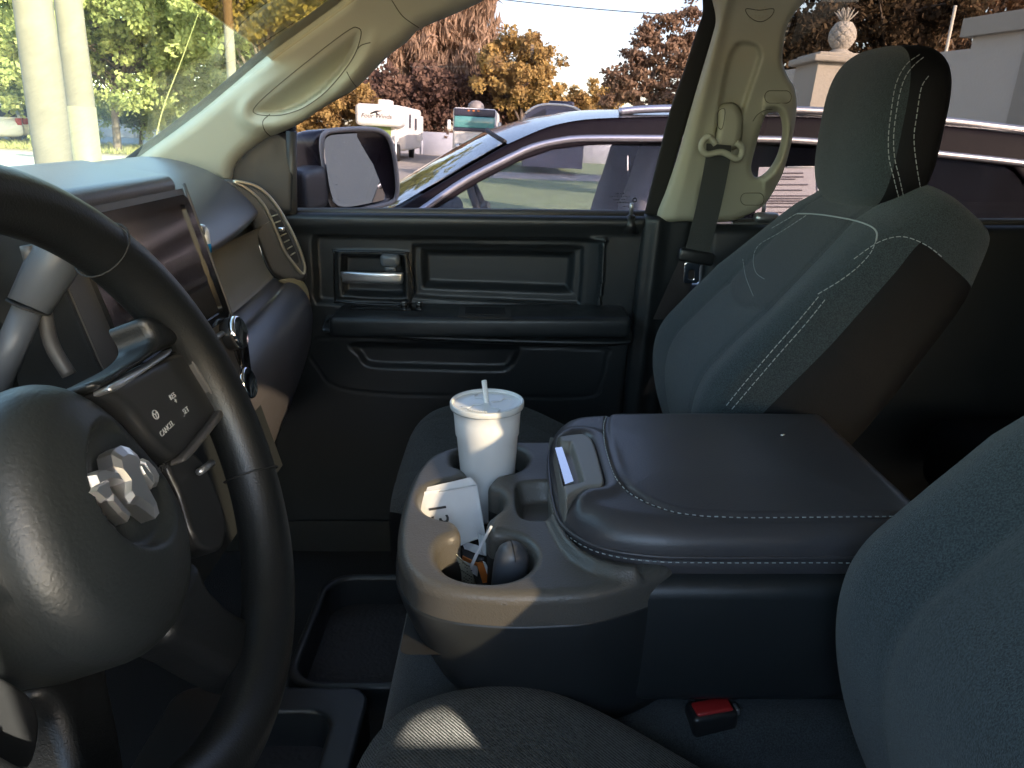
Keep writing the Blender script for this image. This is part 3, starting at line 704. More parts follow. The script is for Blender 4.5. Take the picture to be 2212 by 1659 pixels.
tray = relief('cup_tray', T_out, .0032, lambda u, v, h: np.array([u, v, TZ + h]), T_h, edge=.011, edge_d=.011, T=.034, holes=[T_hole], mat=M['tray'], parent=con)
# walls and floor of the wells
hol = resample(T_hole, .003)
rings = [np.c_[hol.mean(0) + (hol - hol.mean(0)) * 1.004, np.full(len(hol), TZ - .0335)]]
cH = hol.mean(0)
for s, z in ((1, -.045), (.995, -.06), (.98, -.078), (.95, -.082)):
    rings.append(np.c_[cH + (hol - cH) * s, np.full(len(hol), TZ + z)])
V, Fc = loft(rings, cap=False); Fc = [f[::-1] for f in Fc]
fl = rrect(*(hol.min(0) - .004), *(hol.max(0) + .004), .01); n0 = len(V)
V = np.vstack([V, np.c_[fl, np.full(len(fl), TZ - .0815)]]); Fc.append(tuple(range(n0, n0 + len(fl))))
mesh('well_liner', V, Fc, M['rubber'], tray)
# body under the tray
ol = resample(T_out, .006); ol = ol.copy()
big_ol = cr(np.array([(-.155, .70), (-.150, .655), (-.125, .622), (-.08, .608), (.0, .602), (.2, .60), (.42, .60), (.44, .62), (.44, .95), (.42, .965), (.0, .965), (-.06, .955), (-.11, .92), (-.14, .86), (-.152, .78)]), 6)
bo = resample(T_out, .008)
def body_ring(z, fx, iny, ext=0):
    o = big_ol.copy(); x0 = o[:, 0].min(); k = (o[:, 0] - x0) / (o[:, 0].max() - x0)
    x = o[:, 0] + fx * (1 - k) ** 1.0; y = o[:, 1].mean() + (o[:, 1] - o[:, 1].mean()) * (1 - iny)
    return np.c_[x, y, np.full(len(x), z)]
def body_ring(z, fx, iny):
    o = T_out.copy(); x0 = o[:, 0].min(); k = (o[:, 0] - x0) / (o[:, 0].max() - x0)
    return np.c_[o[:, 0] + fx * (1 - k), o[:, 1].mean() + (o[:, 1] - o[:, 1].mean()) * (1 - iny), np.full(len(o), z)]
rings = [body_ring(TZ - .020, .003, .012), body_ring(TZ - .0335, .003, .012), body_ring(TZ - .034, -.001, .000), body_ring(TZ - .037, -.003, -.004), body_ring(TZ - .060, .004, .004), body_ring(TZ - .09, .016, .02), body_ring(TZ - .125, .034, .04), body_ring(TZ - .15, .055, .07), body_ring(TZ - .165, .09, .12)]
V, Fc = loft(rings); Fc = [f for f in Fc if len(f) == 4] + [Fc[-1]]
mesh('console_body', V, Fc, M['black'], con)
V, Fc = rbox((.265, .795, -.492), (.345, .338, .145), .018, 4); mesh('console_side', V, Fc, M['black'], con)
# padded lid
LZ = -.368
lo_px = None
L_out = cr(np.array([(.045, .83), (.046, .75), (.055, .70), (.085, .662), (.135, .645), (.20, .642), (.30, .642), (.405, .642), (.425, .66), (.425, .80), (.425, .945), (.41, .962), (.30, .966), (.20, .966), (.11, .962), (.07, .945), (.05, .90)]), 12)
inner = xyl([(1345, 880), (1318, 890), (1311, 915), (1313, 950), (1325, 1000), (1343, 1037), (1375, 1067), (1430, 1092), (1490, 1106), (1600, 1112), (1800, 1111), (2200, 1109), (2200, 860)], LZ + .002)
inner = cr(inner[:10], 5, False).tolist() + inner[10:].tolist(); inner = np.array(inner)
latchO = cr([(1186, 955), (1200, 946), (1249, 938), (1268, 942), (1281, 956), (1297, 1008), (1303, 1049), (1266, 1056), (1222, 1080), (1200, 1120), (1185, 1060)], 4)
lrec = xyl(latchO, LZ)
def L_h(p):
    s = sdf(p, inner); h = .0022 * sst(s, .0, .006) - .0030 * np.exp(-((s + .0005) / .0022) ** 2)
    e = sdf(p, L_out); h += .004 * sst(e, .02, .12)
    d = sdf(p, lrec); h += .004 * np.exp(-((d + .012) / .009) ** 2) - .012 * sst(d, -.004, .006)
    return h
lid = relief('lid_cushion', L_out, .0032, lambda u, v, h: np.array([u, v, LZ + h]), L_h, edge=.030, edge_d=.030, T=.036, mat=M['leather'], parent=con)
lo2 = (L_out - L_out.mean(0)) * .985 + L_out.mean(0)
V, Fc = loft([np.c_[lo2, np.full(len(lo2), z)] for z in (LZ - .030, LZ - .05)] + [np.c_[(lo2 - lo2.mean(0)) * .97 + lo2.mean(0), np.full(len(lo2), LZ - .062)]]); mesh('lid_base', V, Fc, M['leather'], con)
mb = MB(); pip = np.c_[(L_out - L_out.mean(0)) * 1.0 + L_out.mean(0), np.full(len(L_out), LZ - .0315)]; mb.add(*tube(pip, .0022, 8, True)); mb.build('lid_piping', M['leather'], con)
mb = MB(); s = stitches(np.c_[(L_out - L_out.mean(0)) * 1.006 + L_out.mean(0), np.full(len(L_out), LZ - .0365)], .0045, .0028, .0006); s.build('lid_stitching', M['thread'], lid)
s = stitches(np.c_[(L_out - L_out.mean(0)) * .992 + L_out.mean(0), np.full(len(L_out), LZ - .0235)], .0045, .0028, .0004)
bvl = bvh_of(lid)
sp = on_surf(bvl, [(1330, 882), (1307, 905), (1305, 950), (1318, 1003), (1336, 1042), (1370, 1073), (1428, 1098), (1490, 1112), (1600, 1118), (1800, 1117), (2020, 1115)], 8, .0006)
s = stitches(sp, .0045, .0028, .0006)
if s: s.build('lid_stitching', M['thread'], lid)
# latch
def Lz(u, v): return LZ + .001 - .042 * (1 - sst(np.array([u - (1188 + max(0, v - 1000) * .15)]), -6, 26)[0])
lat_in = cr([(1200, 964), (1228, 958), (1238, 962), (1262, 1038), (1258, 1044), (1222, 1052), (1214, 1048)], 4)
def lat_h(p): return -.010 * sst(sdf(p, lat_in), 0, 7)
M['latch'] = mat('latch_grey', (.19, .18, .16), .38, bump=('noise', 900, .2, .0003))
lat = relief('lid_latch', latchO, 3.0, lambda u, v, h: P(u, v, z=Lz(u, v)) + np.array([0, 0, h + .002]), lat_h, edge=5, edge_d=.003, T=.03, mat=M['latch'], parent=con)
V = [P(1199, 968, z=-.3665), P(1214, 966, z=-.3665), P(1239, 1040, z=-.3665), P(1221, 1047, z=-.3665)]
V, Fc = poly_slab([v + np.array([0, 0, .0005]) for v in V], (0, 0, 1), .005); mesh('latch_insert', V, Fc, M['chrome'], lat, smooth=False)

# --- centre seat cushion underneath and the buckle
jump = thing('middle_seat', 'dark cloth middle seat cushion underneath the folded console', 'car seat', (.1, .80, -.80))
V, Fc = rbox((.13, .80, -.655), (.54, .38, .14), .035, 6); mesh('cushion', V, Fc, M['fabric_c'], jump)
mb = MB(); mb.add(*rbox((.16, .80, -.78), (.44, .36, .16), .02)); mb.build('seat_base', M['black'], jump)
bk = thing('belt_buckle', 'seat belt buckle with a red release button between the seats', 'buckle', P(1540, 1560, z=-.60))
bc = P(1538, 1530, z=-.575); ax = np.stack([np.array([.98, .17, .05]), np.array([-.17, .98, 0]), np.array([-.05, 0, .99])], 1)
mb = MB(); mb.add(*rbox(bc - np.array([0, 0, .012]), (.050, .028, .028), .006, 4, ax)); mb.add(*rbox(bc - np.array([0, 0, .06]), (.03, .015, .08), .006, 3, ax)); mb.build('buckle_body', M['black_s'], bk)
mb = MB(); mb.add(*rbox(bc + np.array([0, 0, .001]), (.040, .019, .007), .003, 4, ax)); mb.build('release_button', M['red'], bk)
mb = MB(); mb.add(*rbox(bc + np.array([.026, .002, -.003]), (.004, .010, .008), .001, 2, ax)); mb.build('buckle_slot', M['satin'], bk)

for nm_, tgt, q, lab in (('crumb', ps_cu, (935, 1103), 'tiny pale crumb lying on the passenger seat cushion'), ('crumb', lid, (1690, 941), 'tiny pale crumb lying on the padded console lid')):
    c = cast(bvh_of(tgt), *q)
    if c: mb = MB(); mb.add(*rbox(c[0] + c[1] * .0008, (.0052, .0018, .0016), .0006, 2, np.stack([(.9, .43, 0), (-.43, .9, 0), (0, 0, 1)], 1))); tag(mb.build(nm_, M['paper']), lab, 'crumb')
# --- cup, straw
cc = P(1052, 868, Y=.883); cx, cy, cz = cc
cup = thing('foam_cup', 'large white foam drink cup with clear lid and straw in the far cup well', 'cup', (cx, cy, cz - .155))
mb = MB(); mb.add(*lathe([(.0, -.152), (.0295, -.155), (.031, -.152), (.0385, -.044), (.0400, -.041), (.0412, -.020), (.0424, -.006), (.0445, -.004), (.0450, 0), (.0435, .002), (.042, -.002), (.041, -.02)], cc, seg=64)); mb.build('cup_body', M['foam'], cup)
mb = MB(); mb.add(*lathe([(.0455, -.006), (.0462, -.004), (.0461, .0005), (.0452, .0018), (.0440, .0018), (.0430, -.001), (.041, -.0025), (.03, -.002), (.0, -.0022)], cc, seg=64)); lidc = mb.build('cup_lid', M['lid'], cup)
mb = MB()
for a0 in range(4):
    a = a0 * math.pi / 2 + .5; p = [cc + np.array([r * math.cos(a + .15 * math.sin(r * 300)), r * math.sin(a + .15 * math.sin(r * 300)), -.0012]) for r in np.linspace(.006, .034, 12)]
    mb.add(*tube(p, .0005, 6))
for k in range(9):
    a = 3.9 + k * .10; mb.add(*rbox(cc + np.array([.031 * math.cos(a), .031 * math.sin(a), -.0012]), (.0022, .0016, .0016), .0004))
mb.build('lid_embossing', M['lid'], lidc)
mb = MB(); s0 = cc + np.array([-.001, .004, 0]); mb.add(*tube([s0 - np.array([-.004, 0, .05]), s0, s0 + np.array([-.0025, .001, .026])], .0033, 14, caps=False)); mb.build('straw', M['straw'], cup)

# --- papers and oddments in the wells
def patch(name, px4, zs, m, parent=None, T=.0012, n=14, wave=.001, label=None, cat=None, seed=1):
    rnd = random.Random(seed); ph = rnd.uniform(0, 6); V = []; Fc = []
    c = [P(a, b, z=z) for (a, b), z in zip(px4, zs)]
    nrm = np.cross(c[1] - c[0], c[3] - c[0]); nrm /= np.linalg.norm(nrm)
    if nrm[2] < 0: nrm = -nrm
    for s in (0, 1):
        for i in range(n + 1):
            for j in range(n + 1):
                a, b = i / n, j / n; p = (1 - b) * ((1 - a) * c[0] + a * c[1]) + b * ((1 - a) * c[3] + a * c[2])
                V.append(p + nrm * (wave * math.sin(ph + 5 * a + 3 * b) - s * T))
    k = (n + 1) ** 2
    for i in range(n):
        for j in range(n):
            q = (i * (n + 1) + j, (i + 1) * (n + 1) + j, (i + 1) * (n + 1) + j + 1, i * (n + 1) + j + 1); Fc += [q, tuple(x + k for x in q[::-1])]
    ed = [i * (n + 1) for i in range(n + 1)] + [n * (n + 1) + j for j in range(1, n + 1)] + [i * (n + 1) + n for i in range(n - 1, -1, -1)] + [j for j in range(n - 1, 0, -1)]
    for i in range(len(ed)): a, b = ed[i], ed[(i + 1) % len(ed)]; Fc.append((a, b, b + k, a + k))
    o = mesh(name, V, Fc, m, parent)
    if label: tag(o, label, cat)
    return o, nrm, c
rec = thing('folded_receipt', 'folded white paper receipt stuck in the slot beside the foam cup', 'receipt', P(980, 1150, z=-.47))
o, nr, c4 = patch('paper_front', [(899, 1066), (1030, 1044), (1049, 1158), (900, 1215)], [-.417, -.409, -.462, -.462], M['paper'], rec, wave=.0008)
patch('paper_fold', [(903, 1058), (1016, 1030), (1031, 1047), (901, 1071)], [-.416, -.401, -.409, -.419], M['paper'], rec, T=.001, n=8, wave=.0004)
bvp = bvh_of(o); c = cast(bvp, 945, 1108)
if c:
    pp, nn = c
    rt = c4[2] - c4[1]; rt = rt - (rt @ nn) * nn; rt /= np.linalg.norm(rt); upv = np.cross(nn, rt)
    mb = MB(); mb.add(*text_mesh('13', .030, np.stack([rt, upv, nn], 1), pp + nn * .0008 + rt * .002, .0002)); mb.build('printed_number', M['ink'], rec, smooth=False)
tk = thing('ticket_stub', 'pale printed ticket stub leaning inside the near cup well', 'ticket', P(985, 1245, z=-.48))
o, nr, c4 = patch('ticket_card', [(965, 1178), (1015, 1222), (1030, 1268), (966, 1250)], [-.425, -.447, -.485, -.475], mat('ticket_card', (.36, .37, .30), .7), tk, wave=.0003)
bvp = bvh_of(o); mb = MB(); random.seed(12)
for r in range(9):
    for k in range(12):
        c = cast(bvp, 973 + k * 4 + r * .4, 1197 + r * 6.5 + k * 2.6)
        if c and random.random() < .6: mb.add(*rbox(c[0] + c[1] * .0004, (random.uniform(.0008, .0022), .0010, .0005), 0))
if mb.n: mb.build('ticket_print', M['ink'], tk, smooth=False)
wr = thing('crumpled_wrapper', 'crumpled black and white wrapper scraps deep in the near cup well', 'wrapper', P(1020, 1200, z=-.48))
patch('wrapper_scrap', [(1000, 1168), (1040, 1182), (1046, 1200), (1000, 1186)], [-.462, -.462, -.47, -.47], M['paper'], wr, wave=.003, seed=3)
patch('wrapper_scrap', [(1028, 1150), (1048, 1158), (1047, 1200), (1036, 1196)], [-.455, -.452, -.468, -.470], M['paper'], wr, wave=.002, seed=5)
patch('wrapper_scrap', [(1000, 1208), (1028, 1222), (1030, 1245), (1002, 1232)], [-.470, -.470, -.480, -.480], M['paper'], wr, wave=.002, seed=6)
patch('wrapper_scrap', [(998, 1186), (1046, 1204), (1047, 1216), (998, 1204)], [-.470, -.470, -.474, -.474], M['ink'], wr, wave=.002, seed=8)
oc = thing('orange_card', 'small orange and white card standing in the near cup well', 'card', P(1040, 1250, z=-.48))
patch('card_face', [(1029, 1216), (1042, 1212), (1058, 1256), (1042, 1258)], [-.452, -.452, -.482, -.482], M['orange'], oc, wave=.0001)
patch('card_edge', [(1042, 1212), (1048, 1214), (1070, 1254), (1058, 1256)], [-.452, -.453, -.482, -.482], M['paper'], oc, wave=.0001)
patch('card_band', [(1000, 1200), (1034, 1216), (1032, 1222), (1000, 1208)], [-.462, -.460, -.466, -.468], M['orange'], oc, wave=.0001)
mb = MB(); p0 = P(1061, 1137, z=-.402); p1 = P(1008, 1245, z=-.475); mid = (p0 * .5 + p1 * .5) + np.array([.001, 0, .004])
V, Fc = tube(cr([p0, mid, p1], 8, False), np.linspace(.0016, .0022, 17), 8); mb.add(V, Fc); tag(mb.build('stir_stick', M['paper']), 'thin white stick poking out of the near cup well', 'stick')
bl = thing('dark_ball', 'dark round capped bottle top resting inside the near cup well', 'bottle', P(1104, 1225, z=-.47))
bc = P(1106, 1203, Y=.672); mb = MB()
mb.add(*lathe([(.015, -.058), (.018, -.050), (.018, -.010), (.0172, 0), (.015, .0075), (.010, .013), (.005, .0155), (0, .016)], bc, (.1, -.15, 1), 40)); bo_ = mb.build('cap', mat('cap_slate', (.055, .062, .075), .4), bl)
mb = MB(); mb.add(*tube([bc + np.array([math.sin(a) * .0178 * .2, -math.sin(a) * .0178, math.cos(a) * .0163]) for a in np.linspace(-1.2, 1.3, 16)], .0005, 6)); mb.build('cap_groove', M['rubber'], bl)

# --- floor bins in front of the middle seat
def bin_(name, label, x0, y0, x1, y1, z, r, dep, holes=None, t=.014):
    th = thing(name, label, 'storage bin', ((x0 + x1) / 2, (y0 + y1) / 2, z - dep))
    o = resample(rrect(x0, y0, x1, y1, r), .006)
    hs = holes or [rrect(x0 + t, y0 + t, x1 - t, y1 - t, max(r - t * .6, .01))]
    relief('bin_rim', o, .006, lambda u, v, h: np.array([u, v, z + h]), None, edge=.006, edge_d=.006, T=dep, holes=hs, mat=M['black'], parent=th)
    mb = MB()
    for h in hs:
        a = np.c_[h, np.full(len(h), z - dep * .95)]; V, Fc = poly_slab(a, (0, 0, 1), .004); mb.add(V, Fc)
    mb.build('bin_mat', M['carpet_r'], th, smooth=False); return th
M['carpet_r'] = mat('bin_mat', (.028, .028, .031), .6, bump=('leather', 160, .7, .002))
bin_('floor_bin', 'open black floor bin with a textured mat, half hidden by the console', -.315, .835, -.05, 1.11, -.72, .05, .055)
bin_('cup_holder_bin', 'black floor cup holder bin close to the driver seat, behind the steering wheel', -.44, .46, -.185, .815, -.70, .03, .06, [rrect(-.335, .62, -.225, .77, .03), rrect(-.335, .49, -.225, .59, .03)])

# --- seat belt (passenger)
sb = thing('seat_belt', 'dark grey seat belt hanging from the cream pillar beside the passenger seat', 'seat belt', P(1500, 560, Y=1.55))
mb = MB(); L = cr([P(1553, 312, Y=1.50), P(1550, 350, Y=1.497), P(1530, 450, Y=1.49), P(1505, 548, Y=1.485)], 8, False)
V = []; Fc = []; n = len(L)
for i, p in enumerate(L):
    wd = np.array([.0235, 0, -.002])
    for q in (p - wd, p + wd, p + wd + [0, .0016, 0], p - wd + [0, .0016, 0]): V.append(q)
for i in range(n - 1):
    for k in range(4): Fc.append((i * 4 + k, i * 4 + (k + 1) % 4, (i + 1) * 4 + (k + 1) % 4, (i + 1) * 4 + k))
mb.add(V, Fc); mb.build('webbing', M['belt'], sb, smooth=False)
mb = MB(); a, b = P(1495, 560, Y=1.487), P(1436, 690, Y=1.52)
V, Fc = poly_slab([a + [-.024, 0, 0], a + [.022, 0, 0], b + [.022, 0, 0], b + [-.024, 0, 0]], (0, -1, .1), .0016); mb.add(V, Fc); mb.build('lap_webbing', mat('lap_belt', (.05, .042, .042), .8, bump=('weave', 300, .8, .001)), sb, smooth=False)
mb = MB(); mb.add(*rbox(P(1504, 555, Y=1.483), (.072, .014, .026), .006, 3, np.stack([(.98, 0, -.17), (0, 1, 0), (.17, 0, .98)], 1))); mb.build('latch_stop', M['black_s'], sb)
tg = resample(rrect(1478, 566, 1512, 612, 6), 4); hl = resample(rrect(1489, 583, 1501, 604, 3), 3)
relief('latch_tongue', tg, 4, lambda u, v, h: P(u + (v - 566) * -.06, v, Y=1.482 - h), None, edge=2, edge_d=.001, T=.002, holes=[hl], mat=M['chrome'], parent=sb)
cvp = cr([(1560, 224), (1585, 222), (1600, 236), (1606, 262), (1602, 300), (1592, 320), (1570, 326), (1548, 318), (1545, 300), (1550, 262), (1549, 240)], 5)
relief('height_adjuster', cvp, 4, lambda u, v, h: P(u, v, Y=1.505 - h), None, edge=16, edge_d=.022, T=.01, mat=M['cream'], parent=sb)
mb = MB(); mb.add(*tube([P(a, b, Y=1.474) for a, b in cr([(1552, 240), (1566, 237), (1561, 275), (1553, 277), (1549, 262)], 4)], .0007, 6, True)); mb.build('release_tab', M['seamc'], sb)
mb = MB(); p = [P(a, b, Y=1.492) for a, b in cr([(1546, 312), (1532, 296), (1518, 306), (1516, 322), (1528, 333), (1560, 329), (1590, 343), (1602, 334), (1602, 318), (1590, 308)], 6, False)]; mb.add(*tube(p, .006, 10)); mb.build('belt_guide', M['cream'], sb)

# --- dashboard ----------------------------------------------------
dash = thing('dashboard', 'black and grey dashboard below the windshield with vent and glovebox on the far side', 'dashboard', (-.6, .8, -.95))
def dshape(Y, k): return -k * (max(Y - .95, 0) / .5) ** 1.4
pad = [(-.80, -.085), (-.72, -.066), (-.62, -.058), (-.54, -.063), (-.485, -.078), (-.445, -.100), (-.415, -.125), (-.396, -.148), (-.392, -.158), (-.398, -.166), (-.42, -.170), (-.50, -.172)]
def lofty(prof, ys, k, kz=0, n=5):
    pr = cr(prof, n, False); rings = []
    for Y in ys: rings.append(np.array([(x + dshape(Y, k) * sst(np.array([x]), -.78, -.5)[0], Y, z + kz * max(Y - .95, 0)) for x, z in pr]))
    return loft(rings, cap=False, closed=False)
ys = np.linspace(.95, 1.43, 30)
V, Fc = lofty(pad, ys, .083); mesh('upper_pad', V, [f[::-1] for f in Fc], M['dash'], dash)
V, Fc = lofty([(-.80, -.088), (-.62, -.062), (-.54, -.067), (-.49, -.085), (-.45, -.11), (-.43, -.15), (-.43, -.28), (-.42, -.40), (-.45, -.60)], np.linspace(1.43, 1.52, 8), .10); mesh('dash_end', V, [f[::-1] for f in Fc], M['dash_g'], dash)
V, Fc = lofty([(-.40, -.160), (-.425, -.175), (-.432, -.20), (-.425, -.24), (-.415, -.262), (-.41, -.268)], ys, .045, -.02); mesh('recess_panel', V, [f[::-1] for f in Fc], M['dash_tan'], dash)
V, Fc = lofty([(-.43, -.262), (-.40, -.270), (-.385, -.278), (-.372, -.276), (-.355, -.285), (-.340, -.305), (-.332, -.335), (-.335, -.37), (-.350, -.43), (-.39, -.52), (-.45, -.62)], np.linspace(.90, 1.49, 34), .062, -.04); gb = mesh('glovebox', V, [f[::-1] for f in Fc], M['dash'], dash)
V, Fc = rbox((-.685, 1.215, -.385), (.355, .61, .50), .01, 2); mesh('dash_core', V, Fc, M['dash_tan'], dash)
# left half: top deck, hood, cluster, lower dash
tp = np.array([(-.82, -.2), (-.82, 1.0), (-.50, 1.0), (-.50, -.2)])
trc = rrect(-.72, .62, -.53, .93, .03)
relief('dash_top', tp, .02, lambda u, v, h: np.array([u, v, -.070 + h - .12 * max(0, -.68 - u)]), lambda p: -.014 * sst(sdf(p, trc), 0, .01), edge=.02, edge_d=.01, T=.05, mat=M['dash'], parent=dash, extra=[trc, rrect(-.71, .63, -.54, .92, .025)])
V, Fc = rbox((-.50, .31, -.11), (.16, .62, .12), .05, 6); mesh('instrument_hood', V, Fc, M['dash'], dash)
V, Fc = rbox((-.50, .40, -.36), (.12, 1.1, .46), .05, 5); mesh('lower_dash', V, Fc, M['black'], dash)
V, Fc = rbox((-.458, .785, -.066), (.120, .305, .034), .015, 6, np.stack([(.985, 0, -.17), (0, 1, 0), (.17, 0, .985)], 1)); mesh('screen_hood', V, Fc, M['dash'], dash)
# centre stack
SX = lambda z: -.397 + (-.076 - z) * .234
sn = np.array([.974, 0, .228])
def sp3(y, z, o=0): return np.array([SX(z), y, z]) + sn * o
V, Fc = loft([np.array([sp3(.64, z), sp3(.94, z), sp3(.94, z, -.14), sp3(.64, z, -.14)]) for z in np.linspace(-.078, -.44, 12)]); mesh('center_stack', V, Fc, M['black'], dash, smooth=False)
V, Fc = poly_slab([sp3(.645, -.075, .0015), sp3(.645, -.305, .0015), sp3(.938, -.305, .0015), sp3(.938, -.075, .0015)], sn, .004); mesh('stack_face', V, Fc, M['dash_g'], dash, smooth=False)
bz = rrect(.68, -.232, .934, -.082, .012, 12); bh = rrect(.70, -.222, .918, -.092, .005)
stk = relief('screen_bezel', bz, .0035, lambda u, v, h: sp3(u, v, h + .006), None, edge=.0, edge_d=.0001, T=.006, holes=[bh], mat=M['gloss'], parent=dash)
V, Fc = poly_slab([sp3(y, z, .003) for y, z in bh], sn, .002); mesh('touch_screen', V, Fc, M['screen'], stk, smooth=False)
mb = MB(); mb.add(*tube([sp3(.941, z, .004 + .0 * i) for i, z in enumerate(np.linspace(-.07, -.26, 12))] + [sp3(.944, -.262, 0)], .0022, 8)); mb.build('stack_trim', M['dash_g'], dash)
mb = MB(); mb.add(*rbox(sp3(.81, -.244, .004), (.006, .24, .006), .002, 2)); mb.build('stack_ledge', M['satin'], dash)
def knob(px, py):
    c = P(px, py, Y=.915); mb = MB()
    a = c - sn * .034; mb.add(*lathe([(.0205, 0), (.0205, .028), (.0185, .034), (.014, .0345), (0, .0345)], a, sn, 40)); k = mb.build('control_knob', M['black_s'], dash)
    mb = MB(); mb.add(*lathe([(.0207, .0275), (.0212, .029), (.0212, .031), (.0200, .0335), (.0185, .0348), (.0180, .0346)], a, sn, 48)); mb.build('knob_ring', M['chrome'], k); return k
knob(521, 716); knob(541, 826)
mb = MB(); mb.add(*rbox(P(510, 775, Y=.93), (.03, .03, .06), .008)); mb.add(*rbox(P(470, 745, Y=.925) , (.02, .05, .05), .006)); mb.build('switch_bank', M['gloss'], dash)
# far vent
vpod = cr([(474, 386), (520, 391), (560, 406), (592, 434), (617, 472), (643, 528), (659, 575), (663, 598), (650, 608), (622, 606), (600, 600), (580, 580), (562, 535), (548, 500), (538, 472), (522, 440), (500, 412), (480, 398)], 5)
vY = lambda u, v: 1.435 + .06 * (u - 500) / 160
vp = relief('vent_pod', vpod, 5, lambda u, v, h: P(u, v, Y=vY(u, v) - h), None, edge=8, edge_d=.012, T=.14, mat=M['dash_g'], parent=dash)
vr = cr([(505, 392), (537, 397), (565, 410), (591, 436), (615, 473), (642, 526), (657, 569), (658, 587), (651, 590), (635, 571), (615, 543), (594, 493), (572, 447), (550, 421), (526, 403)], 5)
mb = MB(); mb.add(*tube([P(*q, Y=vY(*q) - .006) for q in vr], .0032, 8, True)); vrg = mb.build('vent_ring', M['ventring'], dash)
vin = (vr - vr.mean(0)); vopen = cr([(583, 457), (592, 455), (610, 480), (636, 535), (645, 563), (640, 568), (622, 545), (604, 505)], 4)
V, Fc = poly_slab([P(*q, Y=vY(*q) - .0035) for q in vopen], (0, -1, 0), .001); mesh('vent_opening', V, Fc, M['rubber'], vrg, smooth=False)
for i in range(7):
    t = i / 6; a = (585 + t * 42, 468 + t * 84); b = (600 + t * 38, 463 + t * 82); mb = MB(); mb.add(*tube([P(*a, Y=vY(*a) - .006), P(*b, Y=vY(*b) - .006)], .0013, 6)); mb.build('vent_slat', M['ventring'], vrg)
mb = MB(); mb.add(*rbox(P(608, 495, Y=1.46), (.012, .012, .009), .003)); mb.build('vent_tab', M['chrome'], vrg)
relief('dash_side_trim', cr([(600, 606), (640, 600), (662, 618), (669, 650), (668, 700), (662, 742), (655, 720), (655, 660), (640, 632), (615, 615)], 4), 5, lambda u, v, h: P(u, v, Y=1.46 + .05 * (u - 600) / 70 - h), None, edge=4, edge_d=.006, T=.02, mat=M['dash_tan'], parent=dash)
M['ui'] = mat('display_band', (.034, .030, .030), .15); M['ui2'] = mat('display_tile', (.030, .028, .027), .15)  # screen reflections painted as slightly lighter bands and boxes
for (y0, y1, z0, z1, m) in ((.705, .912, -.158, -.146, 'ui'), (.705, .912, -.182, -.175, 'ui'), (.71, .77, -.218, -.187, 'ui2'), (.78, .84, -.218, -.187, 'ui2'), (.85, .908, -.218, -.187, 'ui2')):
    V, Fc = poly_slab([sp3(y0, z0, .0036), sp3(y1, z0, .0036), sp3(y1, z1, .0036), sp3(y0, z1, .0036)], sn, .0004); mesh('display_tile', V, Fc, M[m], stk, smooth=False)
# clip-on freshener at the screen edge
fr = thing('clip_air_freshener', 'tiny silver clip with a blue vial beside the touch screen', 'air freshener', P(446, 548, Y=.965))
mb = MB(); mb.add(*rbox(P(434, 497, Y=.96), (.010, .012, .014), .003)); mb.add(*rbox(P(438, 515, Y=.962), (.007, .01, .022), .002)); mb.build('clip', M['satin'], fr)
mb = MB(); mb.add(*lathe([(0, 0), (.0055, .001), (.006, .01), (.006, .026), (.004, .031), (0, .032)], P(447, 545, Y=.965))); mb.build('vial', mat('clear_vial', (.6, .65, .7), .1, spec=.8), fr)
mb = MB(); mb.add(*lathe([(0, -.001), (.0062, 0), (.0064, .009), (.006, .011)], P(447, 545, Y=.965))); mb.build('blue_liquid', mat('blue_liquid', (.02, .25, .6), .1, spec=.8), fr)

# --- steering wheel -----------------------------------------------
wC = np.array([-.2333, .3910, -.1992]); wt = .350
wu = np.array([0, 1, 0.]); wvv = np.array([-math.sin(wt), 0, math.cos(wt)]); wn_ = np.array([math.cos(wt), 0, math.sin(wt)])
def w3(u, v, o=0): return wC + wu * u + wvv * v + wn_ * o
def Wp(px, py, off=0):
    d = ray(px, py); k = ((wC + off * wn_) @ wn_) / (d @ wn_); p = d * k - wC; return np.array([p @ wu, p @ wvv])
def Wpl(L, off=0): return np.array([Wp(a, b, off) for a, b in L])
sw_ = thing('steering_wheel', 'black leather steering wheel with chrome animal head emblem at its hub', 'steering wheel', wC)
RR = .1755
t_ = np.linspace(0, 2 * math.pi, 120, endpoint=False)
mb = MB(); mb.add(*tube([w3(RR * math.cos(a), RR * math.sin(a)) for a in t_], [.0194 + .0010 * math.exp(-(((a % math.pi) - .45) / .35) ** 2) for a in t_], 22, True)); rim = mb.build('rim', M['wheel'], sw_)
mb = MB()
for a in (.80, -.42, math.pi - .80, math.pi + .42):
    mb = MB(); c = w3(RR * math.cos(a), RR * math.sin(a)); rad = np.array(wu * math.cos(a) + wvv * math.sin(a)); mb.add(*tube([c + .0212 * (rad * math.cos(q) + wn_ * math.sin(q)) for q in np.linspace(0, 2 * math.pi, 24, endpoint=False)], .0007, 6, True)); mb.build('rim_seam', M['rubber'], rim)
hubR = np.array([(0, .072), (.027, .064), (.048, .043), (.063, .010), (.070, -.027), (.062, -.062), (.036, -.090), (0, -.100)])
hubO = cr(np.vstack([hubR, (hubR[1:-1] * [-1, 1])[::-1]]), 6)
emb_c = Wpl([(178, 1030), (215, 965), (255, 930), (310, 950), (345, 1010), (345, 1080), (320, 1140), (270, 1170), (220, 1150), (190, 1100)]).mean(0)
def hub_h(p):
    r = np.hypot((p[:, 0] - emb_c[0]) / .036, (p[:, 1] - emb_c[1]) / .038); a = sst(r, .94, 1.10); return a * .010 * sst(sdf(p, hubO), 0, .05) - .001 * (1 - a)
